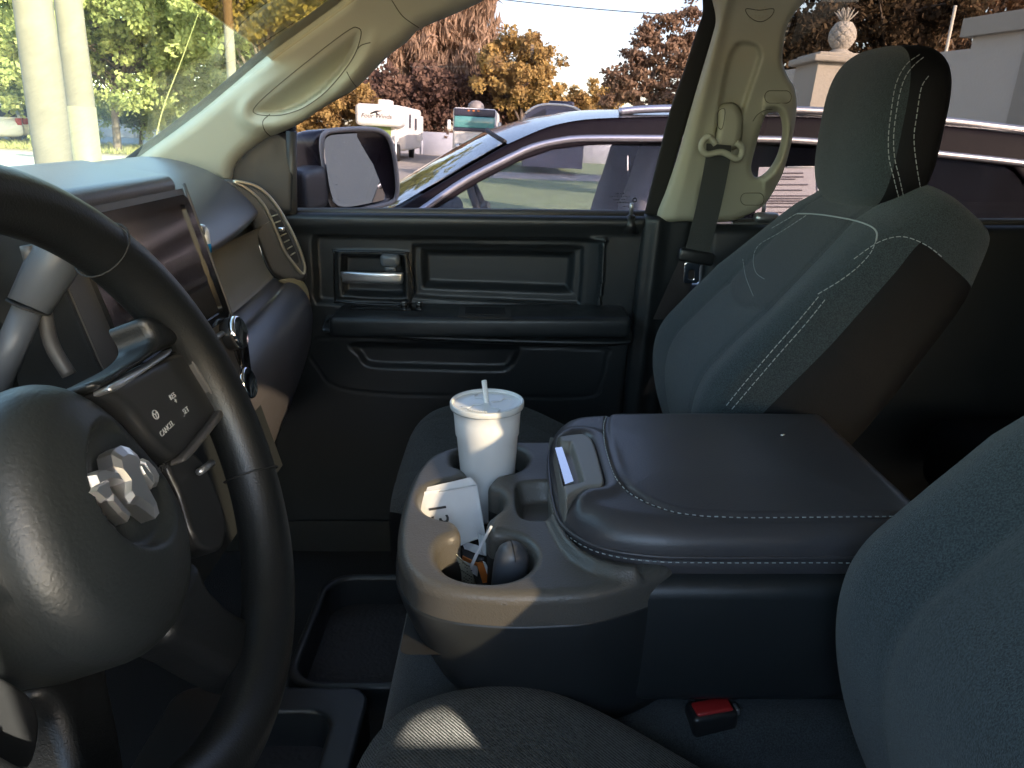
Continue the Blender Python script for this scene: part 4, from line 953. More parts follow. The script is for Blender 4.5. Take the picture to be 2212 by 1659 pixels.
hub = relief('airbag_hub', hubO, .003, lambda u, v, h: w3(u, v, h + .0), hub_h, edge=.020, edge_d=.022, T=.07, mat=M['hub'], parent=sw_)
# spokes: cores from hub to rim
def spoke(pts, name, m, o0, par, T=.02, edge=.004, ed=.004, step=.004):
    for s in (1, -1):
        q = pts * [s, 1]; oo = o0 if s == 1 else o0 - (.055 if name == 'lower_spoke' else .03); relief(name, q if s == 1 else q[::-1], step, lambda u, v, h, oo=oo: w3(u, v, h + oo), None, edge=edge, edge_d=ed, T=T, mat=m, parent=par)
podp = cr(Wpl([(225, 838), (300, 800), (375, 762), (400, 762), (435, 805), (470, 868), (468, 895), (430, 945), (385, 990), (340, 960), (280, 885)]), 4)
spoke(podp, 'spoke_pod', M['black_s'], .000, sw_, T=.03, edge=.006, ed=.006)
ridg = cr(Wpl([(190, 828), (240, 802), (300, 768), (322, 735), (300, 690), (330, 690), (372, 720), (378, 742), (340, 762), (280, 800), (215, 842)]), 4)
spoke(ridg, 'spoke_arm', M['wheel'], .006, sw_, T=.03, edge=.008, ed=.008, step=.003)
strp = cr(Wpl([(212, 843), (250, 822), (300, 795), (345, 765), (352, 757), (345, 775), (290, 812), (228, 852)]), 4)
spoke(strp, 'spoke_insert', M['satin'], .0085, sw_, T=.012, edge=.002, ed=.002, step=.003)
brk = cr(Wpl([(396, 765), (412, 775), (448, 830), (476, 882), (474, 900), (425, 962), (390, 1000), (384, 990), (420, 948), (462, 893), (462, 880), (435, 835), (405, 785)]), 3)
spoke(brk, 'pod_bezel', M['dash_g'], .005, sw_, T=.01, edge=.0015, ed=.0015, step=.003)
lowp = cr(Wpl([(436, 1205), (470, 1262), (520, 1310), (560, 1330), (600, 1350), (610, 1450), (570, 1470), (520, 1450), (440, 1400), (380, 1350)]), 4)
spoke(lowp, 'lower_spoke', M['wheel'], -.004, sw_, T=.03, edge=.010, ed=.010)
sidep = cr(Wpl([(395, 985), (430, 960), (470, 985), (520, 1100), (515, 1170), (480, 1175), (450, 1140), (425, 1060)]), 4)
spoke(sidep, 'paddle_switch', M['black_s'], -.012, sw_, T=.02, step=.0025)
mb = MB(); q = Wpl([(430, 1020), (458, 1000)], -.006); mb.add(*tube([w3(*q[0], -.006), w3(*q[1], -.006)], .0028, 8)); mb.build('switch_tab', M['satin'], sw_)
# button icons
def wtext(txt, px, py, size, px2, py2, off=.0005):
    a = Wp(px, py, off); b = Wp(px2, py2, off); r = b - a; r /= np.linalg.norm(r); rt = wu * r[0] + wvv * r[1]; up = wu * -r[1] + wvv * r[0]
    return text_mesh(txt, size, np.stack([rt, up, wn_], 1), w3(*a, off), .0002)
M['icon'] = mat('button_print', (.35, .36, .36), .6)
mb = MB(); mb.add(*wtext('CANCEL', 361, 926, .0055, 375, 912)); mb.add(*wtext('RES', 373, 856, .0055, 380, 851)); mb.add(*wtext('+', 380, 866, .006, 387, 861)); mb.add(*wtext('SET', 402, 887, .0055, 410, 880)); mb.add(*wtext('-', 398, 897, .006, 405, 892))
a = Wp(335, 896, 0); mb.add(*tube([w3(a[0] + .0031 * math.cos(q), a[1] + .0031 * math.sin(q), .0004) for q in np.linspace(0, 6.283, 20, endpoint=False)], .0004, 5, True))
for q in (.4, 2.5, 4.6): mb.add(*tube([w3(a[0], a[1], .0004), w3(a[0] + .003 * math.cos(q), a[1] + .003 * math.sin(q), .0004)], .0004, 5))
mb.build('button_lettering', M['icon'], sw_, smooth=False)
mb = MB(); mb.add(*wtext('SRS', 352, 1010, .006, 362, 1000, .012)); mb.build('hub_lettering', M['rubber'], hub, smooth=False)
# emblem
ze = lambda L: [(142.6 + .1521 * a, 943.6 + .1521 * b) for a, b in L]
def embp(name, L, o, T):
    q = Wpl(ze(L), .004); c = q.mean(0); rings = [np.array([w3(u, v, o - T - .002) for u, v in q]), np.array([w3(u, v, o - .0025) for u, v in q]), np.array([w3(*(c + (np.array(p) - c) * .72), o + .0005) for p in q])]
    V, Fc = loft(rings); return V, Fc
em = MB()
em.add(*embp('', [(500, 300), (530, 235), (640, 172), (760, 205), (875, 300), (855, 430), (905, 560), (1000, 780), (1110, 980), (1190, 1130), (1130, 1210), (1000, 1110), (850, 1010), (760, 1000), (690, 900), (700, 690), (600, 560), (530, 470)], .013, .010))
em.add(*embp('', [(370, 505), (620, 560), (705, 685), (480, 650), (250, 760), (190, 600), (250, 540)], .0115, .009))
em.add(*embp('', [(250, 750), (470, 650), (480, 760), (530, 880), (480, 940), (390, 980), (215, 830)], .011, .009))
em.add(*embp('', [(480, 790), (540, 870), (700, 1060), (815, 1180), (780, 1240), (650, 1130), (480, 940)], .0105, .008))
em.add(*embp('', [(850, 450), (900, 420), (1000, 540), (1090, 640), (1090, 785), (930, 600)], .0125, .009))
em.add(*embp('', [(920, 370), (985, 340), (1120, 480), (1195, 620), (1180, 740), (1100, 770), (1090, 640), (1000, 520)], .0115, .009))
em.build('chrome_emblem', M['badge'], hub, smooth=False)
# column, shifter, vent slider behind the wheel
col = thing('steering_column', 'black steering column shroud behind the wheel', 'steering column', wC - wn_ * .2)
mb = MB(); mb.add(*rbox(wC - wn_ * .13, (.12, .13, .18), .035, 5, np.stack([wvv, wu, wn_], 1))); mb.build('column_shroud', M['black'], col)
mb = MB(); mb.add(*tube([wC - wn_ * .18, wC - wn_ * .01], .022, 20)); mb.build('column_shaft', M['rubber'], col)
gl = thing('gear_lever', 'grey blue column shift lever seen through the top of the steering wheel', 'gear lever', P(60, 665, Y=.47))
pA, pB, pC = P(178, 455, Y=.63), P(62, 662, Y=.59), P(-12, 835, Y=.57)
M['lever'] = mat('lever_grey', (.075, .085, .10), .42)
mb = MB(); mb.add(*tube([pA, pA * .6 + pB * .4, pB], [.0200, .0200, .0155], 20)); mb.build('lever_boot', M['lever'], gl)
mb = MB(); mb.add(*tube([pB, pB * .98 + pC * .02], .0162, 20)); mb.build('boot_ring', M['rubber'], gl)
mb = MB(); mb.add(*tube([pB, pC], [.0110, .0115], 18)); mb.build('lever_rod', M['lever'], gl)
mb = MB(); q = [P(a, b, Y=.60) for a, b in [(60, 530), (90, 640), (110, 740), (150, 810)]]; mb.add(*tube(cr(q, 5, False), .006, 8)); mb.build('cluster_edge', M['dash_g'], dash)
mb = MB(); mb.add(*tube([P(115, 747, Y=.66), P(165, 731, Y=.66)], .0012, 6)); mb.add(*tube([P(120, 755, Y=.66), P(168, 740, Y=.66)], .0012, 6)); mb.build('vent_slider', M['satin'], dash)
# ================================================================ OUTSIDE (level frame)
FR['t'] = False
G = -H
def quadg(name, pts, z, m, kind='structure'):
    V = [(x, y, G + z) for x, y in pts]
    return tag(mesh(name, V, [tuple(range(len(V)))], m, smooth=False), kind=kind)
M['lot'] = mat('lot_concrete', (.42, .38, .32), .9, bump=('noise', 8, .3, .01), var=(1.2, .25, (.36, .32, .27)))
M['asphalt'] = mat('road_asphalt', (.16, .165, .18), .9, bump=('noise', 30, .4, .01), var=(.6, .3, (.13, .135, .15)))
M['walk'] = mat('sidewalk_concrete', (.62, .58, .50), .9, bump=('noise', 20, .3, .005), var=(2, .3, (.52, .48, .41)))
M['dirt'] = mat('verge_soil', (.34, .27, .14), .95, var=(3, .3, (.24, .22, .09)), bump=('noise', 20, .6, .03))
M['grass'] = mat('grass_blades', (.16, .20, .06), .9, var=(1.5, .25, (.30, .26, .12)))
M['lawn'] = mat('lawn', (.30, .40, .18), .9, var=(2, .3, (.36, .44, .24)), bump=('noise', 60, .6, .03))
M['fence'] = mat('fence_panel', (.36, .38, .43), .75, var=(1.0, .25, (.30, .32, .37)))
big_ = 420
quadg('ground', [(-big_, -big_), (big_, -big_), (big_, big_), (-big_, big_)], 0, M['lot'])
def gl_(px, py): p = PE(px, py, z=G); return p[:2]
quadg('lawn', [gl_(1090, 336), gl_(1420, 350), gl_(1520, 480), gl_(930, 470)], .006, M['lawn'])
quadg('path', [gl_(1040, 370), gl_(1440, 384), gl_(1445, 398), gl_(1035, 384)], .012, M['walk'])
quadg('road', [gl_(-700, 254), gl_(-700, 272), gl_(0, 304), gl_(620, 333), gl_(660, 310), gl_(0, 279)], .004, M['asphalt'])
quadg('grass_verge', [gl_(-700, 272), gl_(-700, 300), gl_(0, 322), gl_(620, 352), gl_(620, 333), gl_(0, 304)], .006, M['dirt'])
quadg('sidewalk', [gl_(-700, 303), gl_(-700, 380), gl_(0, 410), gl_(500, 430), gl_(560, 352), gl_(0, 326)], .008, M['walk'])

# kerb of the road
def strip3(name, a, b, w, h, m, lab=None, cat=None, kind=None):
    a = np.array([*a, G]); b = np.array([*b, G]); d = b - a; n = np.array([-d[1], d[0], 0]) / np.linalg.norm(d) * w / 2
    V = [a - n, b - n, b + n, a + n]; V = np.array(V + [v + np.array([0, 0, h]) for v in V])
    Fc = [(0, 3, 2, 1), (4, 5, 6, 7), (0, 1, 5, 4), (1, 2, 6, 5), (2, 3, 7, 6), (3, 0, 4, 7)]
    return tag(mesh(name, V, Fc, m, smooth=False), lab, cat, kind=kind)
strip3('kerb', gl_(-500, 262), gl_(640, 307), .35, .14, M['walk'], kind='structure')
# grass tufts on the verge: short real blades
rng = np.random.default_rng(5)
V = []; Fc = []
A, B_, C_, D_ = gl_(0, 306), gl_(480, 328), gl_(480, 345), gl_(0, 320)
for i in range(5000):
    a, b = rng.random(2); p = (1 - b) * ((1 - a) * A + a * B_) + b * ((1 - a) * D_ + a * C_)
    h = rng.uniform(.08, .28); q = rng.uniform(0, 6.28); w = .03; c = np.array([math.cos(q), math.sin(q), 0]); n0 = len(V)
    base = np.array([*p, G]); V += [base - c * w, base + c * w, base + np.array([rng.normal() * .06, rng.normal() * .06, h])]; Fc.append((n0, n0 + 1, n0 + 2))
tag(mesh('dry_grass', V, Fc, M['grass'], smooth=False), 'dry yellow grass along the verge beyond the windshield', 'grass', kind='stuff')

def leafmat(name, c1, c2, scale=.7, tr=.35):
    m = bpy.data.materials.new(name); m.use_nodes = True; n = m.node_tree.nodes; l = m.node_tree.links
    n.remove(n['Principled BSDF']); tc = n.new('ShaderNodeTexCoord'); t = n.new('ShaderNodeTexNoise'); t.inputs['Scale'].default_value = scale; t.inputs['Detail'].default_value = 8; t.inputs['Roughness'].default_value = .7
    r = n.new('ShaderNodeValToRGB'); r.color_ramp.elements[0].position = .38; r.color_ramp.elements[1].position = .62
    r.color_ramp.elements[0].color = (*c1, 1); r.color_ramp.elements[1].color = (*c2, 1)
    d = n.new('ShaderNodeBsdfDiffuse'); x = n.new('ShaderNodeBsdfTranslucent'); mx = n.new('ShaderNodeMixShader'); mx.inputs[0].default_value = tr
    l.new(tc.outputs['Object'], t.inputs['Vector']); l.new(t.outputs['Fac'], r.inputs[0]); l.new(r.outputs[0], d.inputs[0]); l.new(r.outputs[0], x.inputs[0])
    l.new(d.outputs[0], mx.inputs[1]); l.new(x.outputs[0], mx.inputs[2]); l.new(mx.outputs[0], n['Material Output'].inputs[0]); return m
M['leaf_g'] = leafmat('leaf_green', (.18, .22, .08), (.46, .48, .20), .7, .45)
M['leaf_o'] = leafmat('leaf_needle', (.22, .15, .10), (.54, .38, .26), .5)
M['leaf_y'] = leafmat('leaf_yellow', (.24, .15, .07), (.52, .37, .13), .6)
M['leaf_d'] = leafmat('leaf_dark', (.09, .055, .045), (.22, .14, .10), .5, .25)
M['leaf_b'] = leafmat('leaf_brown', (.17, .11, .08), (.36, .24, .15), .6)
M['leaf_k'] = leafmat('leaf_dusk', (.035, .026, .02), (.12, .085, .05), .6, .2)
M['bark'] = mat('bark', (.16, .12, .09), .9, bump=('noise', 12, .8, .05), var=(5, .3, (.10, .08, .06)))
def tree(name, label, cat, px, py, Y, clumps, lm, leaf=.2, n=9000, trunk=True, droop=0, seed=1, group=None, flat=.8):
    """clumps: (px,py,r px[,dY]) at the given depth"""
    rng = np.random.default_rng(seed); k = Y / F_
    base = PE(px, py, Y=Y); base[2] = G
    t = thing(name, label, cat, base, group)
    C = []
    for c in clumps:
        p = PE(c[0], c[1], Y=Y); p[1] += (c[3] if len(c) > 3 else 0); C.append((p, c[2] * k * 1.05))
    area = sum(r * r for _, r in C); V = []; Fc = []
    for p, r in C:
        m = int(n * r * r / area) + 1
        sub = max(12, int(8 + r * 4)); sc = p + rng.normal(size=(sub, 3)) * r * .48; sc[:, 1] = p[1] + (sc[:, 1] - p[1]) * 1.2
        idx = rng.integers(0, sub, m); rr = max(r * .30, leaf * 1.7)
        q = rng.normal(size=(m, 3)); q /= np.linalg.norm(q, axis=1)[:, None]; q *= (rng.random((m, 1)) ** .45) * rr * np.array([1, 1, flat])
        pos = sc[idx] + q
        a = rng.normal(size=(m, 3)); a[:, 2] -= droop * 3; a /= np.linalg.norm(a, axis=1)[:, None]
        b = np.cross(a, rng.normal(size=(m, 3))); b /= np.linalg.norm(b, axis=1)[:, None] + 1e-9
        s = leaf * rng.uniform(.5, 1.3, (m, 1)); L = s * (1 + droop * 1.6); Wd = s * (.62 - .35 * min(droop, 1))
        q4 = np.stack([pos - a * L * .5, pos + b * Wd * .5, pos + a * L * .5, pos - b * Wd * .5], 1).reshape(-1, 3)
        n0 = sum(len(v) for v in V); V.append(q4); Fc += [(n0 + 4 * i, n0 + 4 * i + 1, n0 + 4 * i + 2, n0 + 4 * i + 3) for i in range(m)]
    V = np.vstack(V); V[:, 2] = np.maximum(V[:, 2], G + .05)
    mesh('crown', V, Fc, lm, t, smooth=False)
    if trunk:
        top = np.mean([c[0] for c in C], 0); mb = MB(); hgt = top[2] - base[2]
        pth = cr([base, base + np.array([.1, 0, hgt * .4]), base * .35 + top * .65, top], 5, False)
        r0 = max(.10, hgt * .035); mb.add(*tube(pth, np.linspace(r0, r0 * .35, len(pth)), 8))
        st = pth[len(pth) // 3 * 1]
        for p, r in C:
            s0 = pth[rng.integers(len(pth) // 3, len(pth))]
            mb.add(*tube(cr([s0, (s0 + p) / 2 + np.array([0, 0, r * .25]), p], 4, False), np.linspace(r0 * .35, r0 * .07, 9), 6))
        mb.build('trunk', M['bark'], t)
    return t
def clumps(x0, y0, x1, y1, n, r0, r1, seed, dy=0):
    g = np.random.default_rng(seed); return [(g.uniform(x0, x1), g.uniform(y0, y1), g.uniform(r0, r1), g.uniform(-dy, dy)) for _ in range(n)]
# bright green trees seen through the windshield
tree('shade_tree', 'dark green tree at the left edge of the windshield view behind the poles', 'tree', -60, 300, 36, clumps(-160, -160, 90, 215, 40, 42, 70, 1, 4), M['leaf_g'], .27, 22000, seed=2)
tree('shade_tree', 'bright green tree filling the windshield right of the two utility poles', 'tree', 250, 280, 33, clumps(120, -140, 430, 235, 110, 32, 58, 3, 5), M['leaf_g'], .22, 60000, seed=3)
tree('shade_tree', 'sunny yellow green tree by the slim far pole at the windshield edge', 'tree', 480, 250, 38, clumps(360, -60, 640, 240, 44, 35, 60, 5, 3), M['leaf_g'], .25, 24000, seed=4)
tree('roadside_bush', 'low green bush in front of the grey wall beyond the road', 'bush', 300, 275, 42, clumps(215, 222, 380, 262, 22, 14, 26, 6, .5), M['leaf_g'], .2, 8000, seed=5)
tree('roadside_bush', 'small weed bush on the verge near the left white cars', 'bush', 95, 305, 26, clumps(80, 290, 125, 306, 6, 6, 10, 8, .3), M['leaf_g'], .14, 900, seed=6, trunk=False)
tree('shade_tree', 'brown tinted tree top showing in the shaded band of the windshield', 'tree', 560, 200, 30, clumps(430, -150, 760, 90, 40, 40, 65, 9, 3), M['leaf_g'], .24, 20000, seed=7)
# trees seen through the passenger window
tree('low_hedge_tree', 'bushy tan tree between the cream pillar and the white motorhome', 'tree', 735, 320, 46, clumps(650, 205, 805, 285, 26, 18, 32, 11, 2) , M['leaf_y'], .24, 12000, seed=8)
tree('needle_tree', 'tall drooping rust brown needle tree behind the white motorhome', 'tree', 930, 320, 56, [(880, 150, 55), (930, 110, 60), (980, 60, 50), (1010, 20, 36), (1030, -10, 30), (960, 170, 60), (1010, 120, 45), (870, 90, 40), (900, 60, 45), (1000, 180, 50), (1025, 70, 30), (940, 20, 50), (960, -30, 45)], M['leaf_o'], .42, 26000, droop=.8, seed=9)
tree('dark_tree', 'dark brown thicket tree low behind the white motorhome and the wall', 'tree', 880, 320, 52, clumps(800, 170, 985, 275, 34, 26, 42, 14, 2), M['leaf_d'], .34, 12000, seed=10)
tree('dark_tree', 'dark brown thicket tree low behind the dark topped motorhome', 'tree', 1040, 320, 53, clumps(975, 180, 1150, 260, 34, 24, 40, 15, 2), M['leaf_d'], .34, 12000, seed=11)
tree('autumn_tree', 'yellow orange leafy tree standing between two motorhomes against the sky', 'tree', 1120, 320, 50, [(1075, 110, 30), (1110, 95, 26), (1140, 110, 34), (1165, 130, 28), (1100, 150, 36), (1145, 165, 38), (1180, 165, 20), (1070, 175, 30), (1120, 205, 40), (1170, 205, 28), (1190, 225, 24), (1190, 110, 9), (1060, 130, 20)], M['leaf_y'], .28, 14000, seed=12, flat=.9)
for i, (x, y, r, lab) in enumerate([(1245, 215, 26, 'small golden tree low on the skyline right of the grey motorhome'), (1300, 205, 26, 'pale brown round tree on the skyline left of the open branched tree')]):
    tree('skyline_tree', lab, 'tree', x, 260, 70, [(x, y, r), (x - 18, y + 16, r * .8), (x + 20, y + 14, r * .8), (x, y + 30, r)], M['leaf_y'], .34, 4500, seed=20 + i, group='small trees along the skyline')
tree('open_tree', 'tall open branched brown tree against the sky beside the door pillar', 'tree', 1400, 320, 30, [(1400, 60, 16), (1430, 50, 16), (1460, 45, 18), (1490, 40, 18), (1385, 90, 18), (1420, 95, 22), (1455, 90, 22), (1490, 90, 22), (1370, 125, 20), (1405, 130, 24), (1445, 135, 24), (1485, 135, 24), (1350, 160, 18), (1385, 170, 24), (1425, 180, 26), (1465, 180, 26), (1335, 190, 22), (1360, 215, 24), (1400, 225, 28), (1445, 225, 28), (1320, 160, 12), (1310, 220, 16), (1475, 225, 24)], M['leaf_b'], .17, 12500, seed=30, flat=.45)
tree('dark_tree', 'very dark tree seen through the rear window left of the pineapple post', 'tree', 1735, 300, 20, clumps(1690, -40, 1830, 230, 34, 26, 42, 31, 1.5), M['leaf_k'], .16, 13000, seed=31)
tree('dark_tree', 'dusky brown tree above the passenger headrest', 'tree', 1930, 300, 22, clumps(1830, -60, 2040, 180, 38, 28, 46, 33, 1.5), M['leaf_k'], .17, 15000, seed=32)
tree('dark_tree', 'rust brown tree beside the building step at the upper right corner', 'tree', 2070, 300, 24, clumps(1990, -80, 2180, 140, 30, 28, 44, 35, 1.5), M['leaf_b'], .18, 13000, seed=33)

p = cr([PE(333, 318, Y=14), PE(352, 235, Y=14), PE(392, 130, Y=14), PE(428, 30, Y=14)], 6, False); p[0][2] = G
mb = MB(); mb.add(*tube(p, np.linspace(.014, .005, len(p)), 6)); tag(mb.build('reed_stalk', M['grass']), 'thin pale reed stalk leaning right in front of the bright green tree', 'plant')  # thin pale slanting line before the green tree
# fence / walls far away
def panel_fence(name, label, x0, x1, Y, top, m, pan=2.4, par=None):
    t = thing(name, label, 'fence', ((x0 + x1) / 2, Y, G)); x = x0; i = 0
    wall = MB(); 
    while x < x1 - .1:
        mb = MB(); mb.add(*rbox((x + pan / 2, Y, (G + top) / 2), (pan - .04, .08, top - G), .01, 1)); mb.build('fence_panel', m, t)
        mb = MB(); mb.add(*rbox((x, Y - .05, (G + top) / 2 + .03), (.14, .14, top - G + .06), .02, 1)); mb.build('fence_post', M['fence'], t); x += pan
    return t
panel_fence('panel_fence', 'long low grey panel fence behind the motorhomes', -20, 6, 50, -.25, M['fence'])
panel_fence('garden_wall', 'grey blue garden wall beyond the road, behind green bushes', -46, -20.5, 52, -.10, M['fence'])

# utility poles
M['pole'] = mat('pole_wood', (.17, .155, .12), .9, bump=('noise', 25, .4, .006), var=(3, .3, (.11, .10, .075)))
M['polewrap'] = mat('pole_wrap', (.22, .20, .12), .6)
def pole(label, px, py, Y, dia, hgt, wrap=None, lean=(0, 0)):
    b = PE(px, py, Y=Y); b[2] = G
    t = thing('utility_pole', label, 'pole', b, 'wooden utility poles')
    mb = MB(); top = b + np.array([lean[0], lean[1], hgt]); n = 24
    pth = np.linspace(b, top, n); mb.add(*tube(pth, [dia / 2 * (1.06 - .12 * i / n) + .004 * math.sin(i * 1.7) for i in range(n)], 20)); mb.build('pole_shaft', M['pole'], t)
    if wrap: mb = MB(); q = np.linspace(b, b + (top - b) * ((wrap - G) / hgt), 3); mb.add(*tube(q, dia / 2 * 1.06 + .006, 20)); mb.build('pole_wrap', M['polewrap'], t)
    mb = MB(); c = top - (top - b) * .06; mb.add(*rbox(c, (2.2, .1, .12), .01)); mb.build('cross_arm', M['pole'], t)
    return t
pole('thickest and nearest wooden pole at the left edge of the windshield view', 90, 150, 6.1, .255, 9)
pole('second wooden pole with a yellow wrap around its foot', 167, 167, 7.7, .235, 9, wrap=.02)
pole('slim distant wooden pole near the cream windshield pillar', 494, 60, 26, .29, 10)
mb = MB(); p0 = PE(2047, 112, Y=16); p0[2] = G; p1 = PE(2064, 12, Y=16)
mb.add(*tube([p0, p1], .03, 8)); tag(mb.build('thin_mast', M['walk']), 'thin pale mast beside the stepped wall at the upper right', 'mast')
p1 = PE(855, 289, Y=27); mb = MB(); mb.add(*tube([(p1[0], 27, G), p1], .028, 8)); mb.add(*rbox(p1 - np.array([0, 0, .06]), (.09, .05, .10), .02)); tag(mb.build('marker_post', M['whitepaint']), 'short thin white marker post in the car park by the mirror', 'post')
def wire(label, a, b, Ya, Yb, sag, r=.012):
    A, B = PE(*a, Y=Ya), PE(*b, Y=Yb); t = np.linspace(0, 1, 24)[:, None]; p = A + (B - A) * t; p[:, 2] -= sag * 4 * (t * (1 - t))[:, 0]
    mb = MB(); mb.add(*tube(p, r, 5)); tag(mb.build('power_line', M['rubber']), label, 'power line', 'overhead power lines')
wire('thick overhead line crossing the top of the passenger window', (640, -70), (1640, 40), 30, 30, .3, .016)
wire('upper of the faint far power lines over the skyline trees', (1000, 95), (1700, 136), 60, 60, .3, .012)
wire('lower of the faint far power lines over the skyline trees', (1000, 120), (1700, 160), 60, 60, .3, .012)

# pillar with pineapple
M['stucco'] = mat('stucco', (.46, .42, .36), .9, bump=('noise', 60, .5, .01), var=(3, .3, (.40, .36, .30)))
M['stone'] = mat('carved_stone', (.50, .46, .40), .9, bump=('noise', 70, .7, .01), var=(20, .3, (.34, .31, .27)))
pc = PE(1812, 122, Y=6.6); gp_ = thing('gate_post', 'pale stucco gate post topped by a carved stone pineapple', 'gate post', (pc[0], pc[1], G))
zt_ = pc[2]; mb = MB()
V, Fc = loft([np.array([(pc[0] + a * w, pc[1] + b * w, z) for a, b in ((-1, -1), (1, -1), (1, 1), (-1, 1))]) for w, z in ((.33, G), (.31, -.6), (.245, zt_ - .07))]); mb.add(V, Fc); mb.build('post_shaft', M['stucco'], gp_, smooth=False)
mb = MB(); mb.add(*rbox((pc[0], pc[1], zt_ - .045), (.60, .60, .05), .012)); mb.add(*rbox((pc[0], pc[1], zt_ - .01), (.50, .50, .03), .012)); mb.build('post_cap', M['stucco'], gp_)
fin = []; NS = 48
pz = [(.0, .0), (.10, .0), (.105, .025), (.07, .04), (.055, .055)]
mb = MB(); mb.add(*lathe(pz, (pc[0], pc[1], zt_), seg=32))
rings = []
for i in range(41):
    e = i / 40; z = zt_ + .05 + .20 * e; r0 = .105 * math.sin(math.pi * (.14 + .72 * e)) ** .75
    q = np.linspace(0, 2 * math.pi, 80, endpoint=False); r = r0 * (1 - .09 * np.maximum(np.abs(np.sin(4 * q + e * 9)) < .22, np.abs(np.sin(4 * q - e * 9)) < .22))
    rings.append(np.stack([pc[0] + r * np.cos(q), pc[1] + r * np.sin(q), np.full(80, z)], 1))
mb.add(*loft(rings)); fb = mb.build('pineapple_body', M['stone'], gp_)
mb = MB(); random.seed(2)
for lv, (n, ln, sp) in enumerate([(9, .09, .075), (7, .11, .05), (5, .12, .025)]):
    for k in range(n):
        a = 2 * math.pi * k / n + lv; b0 = np.array([pc[0], pc[1], zt_ + .235]); d = np.array([math.cos(a), math.sin(a), 0])
        p = cr([b0, b0 + d * sp * .6 + [0, 0, ln * .5], b0 + d * sp * 1.2 + [0, 0, ln]], 4, False); mb.add(*tube(p, np.linspace(.018, .004, len(p)), 6, flat=.5))
mb.build('pineapple_leaves', M['stone'], gp_)

# stepped building on the right
bd = thing('stucco_building', 'plain beige stucco building wall with a stepped top at the right edge', 'building', (8.5, 6, G))
M['wall'] = mat('building_stucco', (.58, .54, .48), .9, bump=('noise', 30, .4, .01), var=(.8, .3, (.53, .49, .44)))
wp = PE(2104, 104, Y=9.6); wd = np.array([-.22, .975, 0]); wd /= np.linalg.norm(wd); wnr = np.array([-wd[1], wd[0], 0])
def wl(s, z, o=0): p = np.array([wp[0], wp[1], 0]) + wd * s - wnr * -o; return np.array([p[0], p[1], z])
zlow = wp[2]; zhi = PE(2120, 40, Y=9.4)[2]
def wallbox(s0, s1, z0, z1, th, name, m, o=0):
    V = [wl(s0, z0, o), wl(s1, z0, o), wl(s1, z1, o), wl(s0, z1, o)]; V2 = [v - wnr * th for v in V]
    Fc = [(0, 1, 2, 3), (7, 6, 5, 4), (0, 4, 5, 1), (1, 5, 6, 2), (2, 6, 7, 3), (3, 7, 4, 0)]
    return mesh(name, np.array(V + V2), Fc, m, bd, smooth=False)
wallbox(.05, 4.2, G, zlow, .35, 'low_wall', M['wall'])
wallbox(-16, .05, G, zhi, 5, 'main_wall', M['wall'])
wallbox(-16.1, .15, zhi - .16, zhi + .04, 5.2, 'cornice', M['stucco'], .10)
wallbox(-1.3, -.75, G, zhi - .16, .3, 'pilaster', mat('pilaster_stucco', (.34, .31, .27), .9), .04)  # darker upright strip, slightly proud of the main wall

# ---------------- neighbouring SUV ----------------
suv = thing('parked_suv', 'black SUV with bright window trim parked right beside the pickup', 'car', (.2, 3.65, G))
kk = .33; zB = -.52; Yb = 2.72
def suvp(px, py):
    d = RT @ ray(px, py); k = (Yb - kk * zB) / (d[1] - kk * d[2]); p = d * k; return np.array([p[0], p[2]])
def sside(x, z, o=0): return np.array([x, Yb + kk * (z - zB) - o, z])
def fside(x, z, o=0): return np.array([x, 7.30 - (Yb + kk * (z - zB)) + o, z])
up_px = [(853, 456), (972, 384), (1097, 311), (1165, 281), (1215, 266), (1290, 256), (1440, 252), (1600, 251), (1765, 254), (2031, 271), (2212, 290)]
upr = np.array([suvp(*q) for q in up_px]); dA = upr[0] - upr[1]; tA = (zB - upr[0][1]) / dA[1]
upr = np.vstack([upr[0] + dA * tA + [-.05, 0], upr, [upr[-1] + [.22, -.06]], [[upr[-1][0] + .45, -.25]], [[upr[-1][0] + .52, zB]]])
w1_px = [(939, 453), (1031, 396), (1121, 349), (1195, 323), (1269, 314), (1424, 310), (1500, 310)]
w1 = np.array([suvp(*q) for q in w1_px]); d1 = w1[0] - w1[1]; t1 = (zB + .05 - w1[0][1]) / d1[1]
w1 = np.vstack([w1[0] + d1 * t1, w1, [[w1[-1][0] + .06, zB + .05]]])
w2 = np.array([suvp(*q) for q in [(1592, 311), (1765, 316), (2031, 341), (2190, 360)]]); w2 = np.vstack([[[w2[0][0] + .05, zB + .05]], w2, [[w2[-1][0] + .30, zB + .2]], [[w2[-1][0] + .3, zB + .05]]])
for s, f in ((0, sside), (1, fside)):
    ff = (lambda u, v, h, f=f: f(u, v, h))
    relief('side_frame', upr, .03, ff, None, edge=.02, edge_d=.012, T=.05, holes=[w1, w2], mat=M['suvframe'], parent=suv)
    gg = np.array([f(x, z, -.012) for x, z in w1]); V, Fc = poly_slab(gg, (0, -1, 0), .005); mesh('front_side_window', V, Fc, M['g_suv'], suv, smooth=False)
    gg = np.array([f(x, z, -.012) for x, z in w2]); V, Fc = poly_slab(gg, (0, -1, 0), .005); mesh('rear_side_window', V, Fc, M['g_suvd'], suv, smooth=False)
trm = np.array([suvp(*q) for q in [(880, 474), (915, 451), (1001, 392), (1091, 345), (1150, 318), (1210, 304), (1269, 299), (1427, 299), (1600, 300), (1765, 306), (2031, 333), (2212, 353), (2330, 372)]])
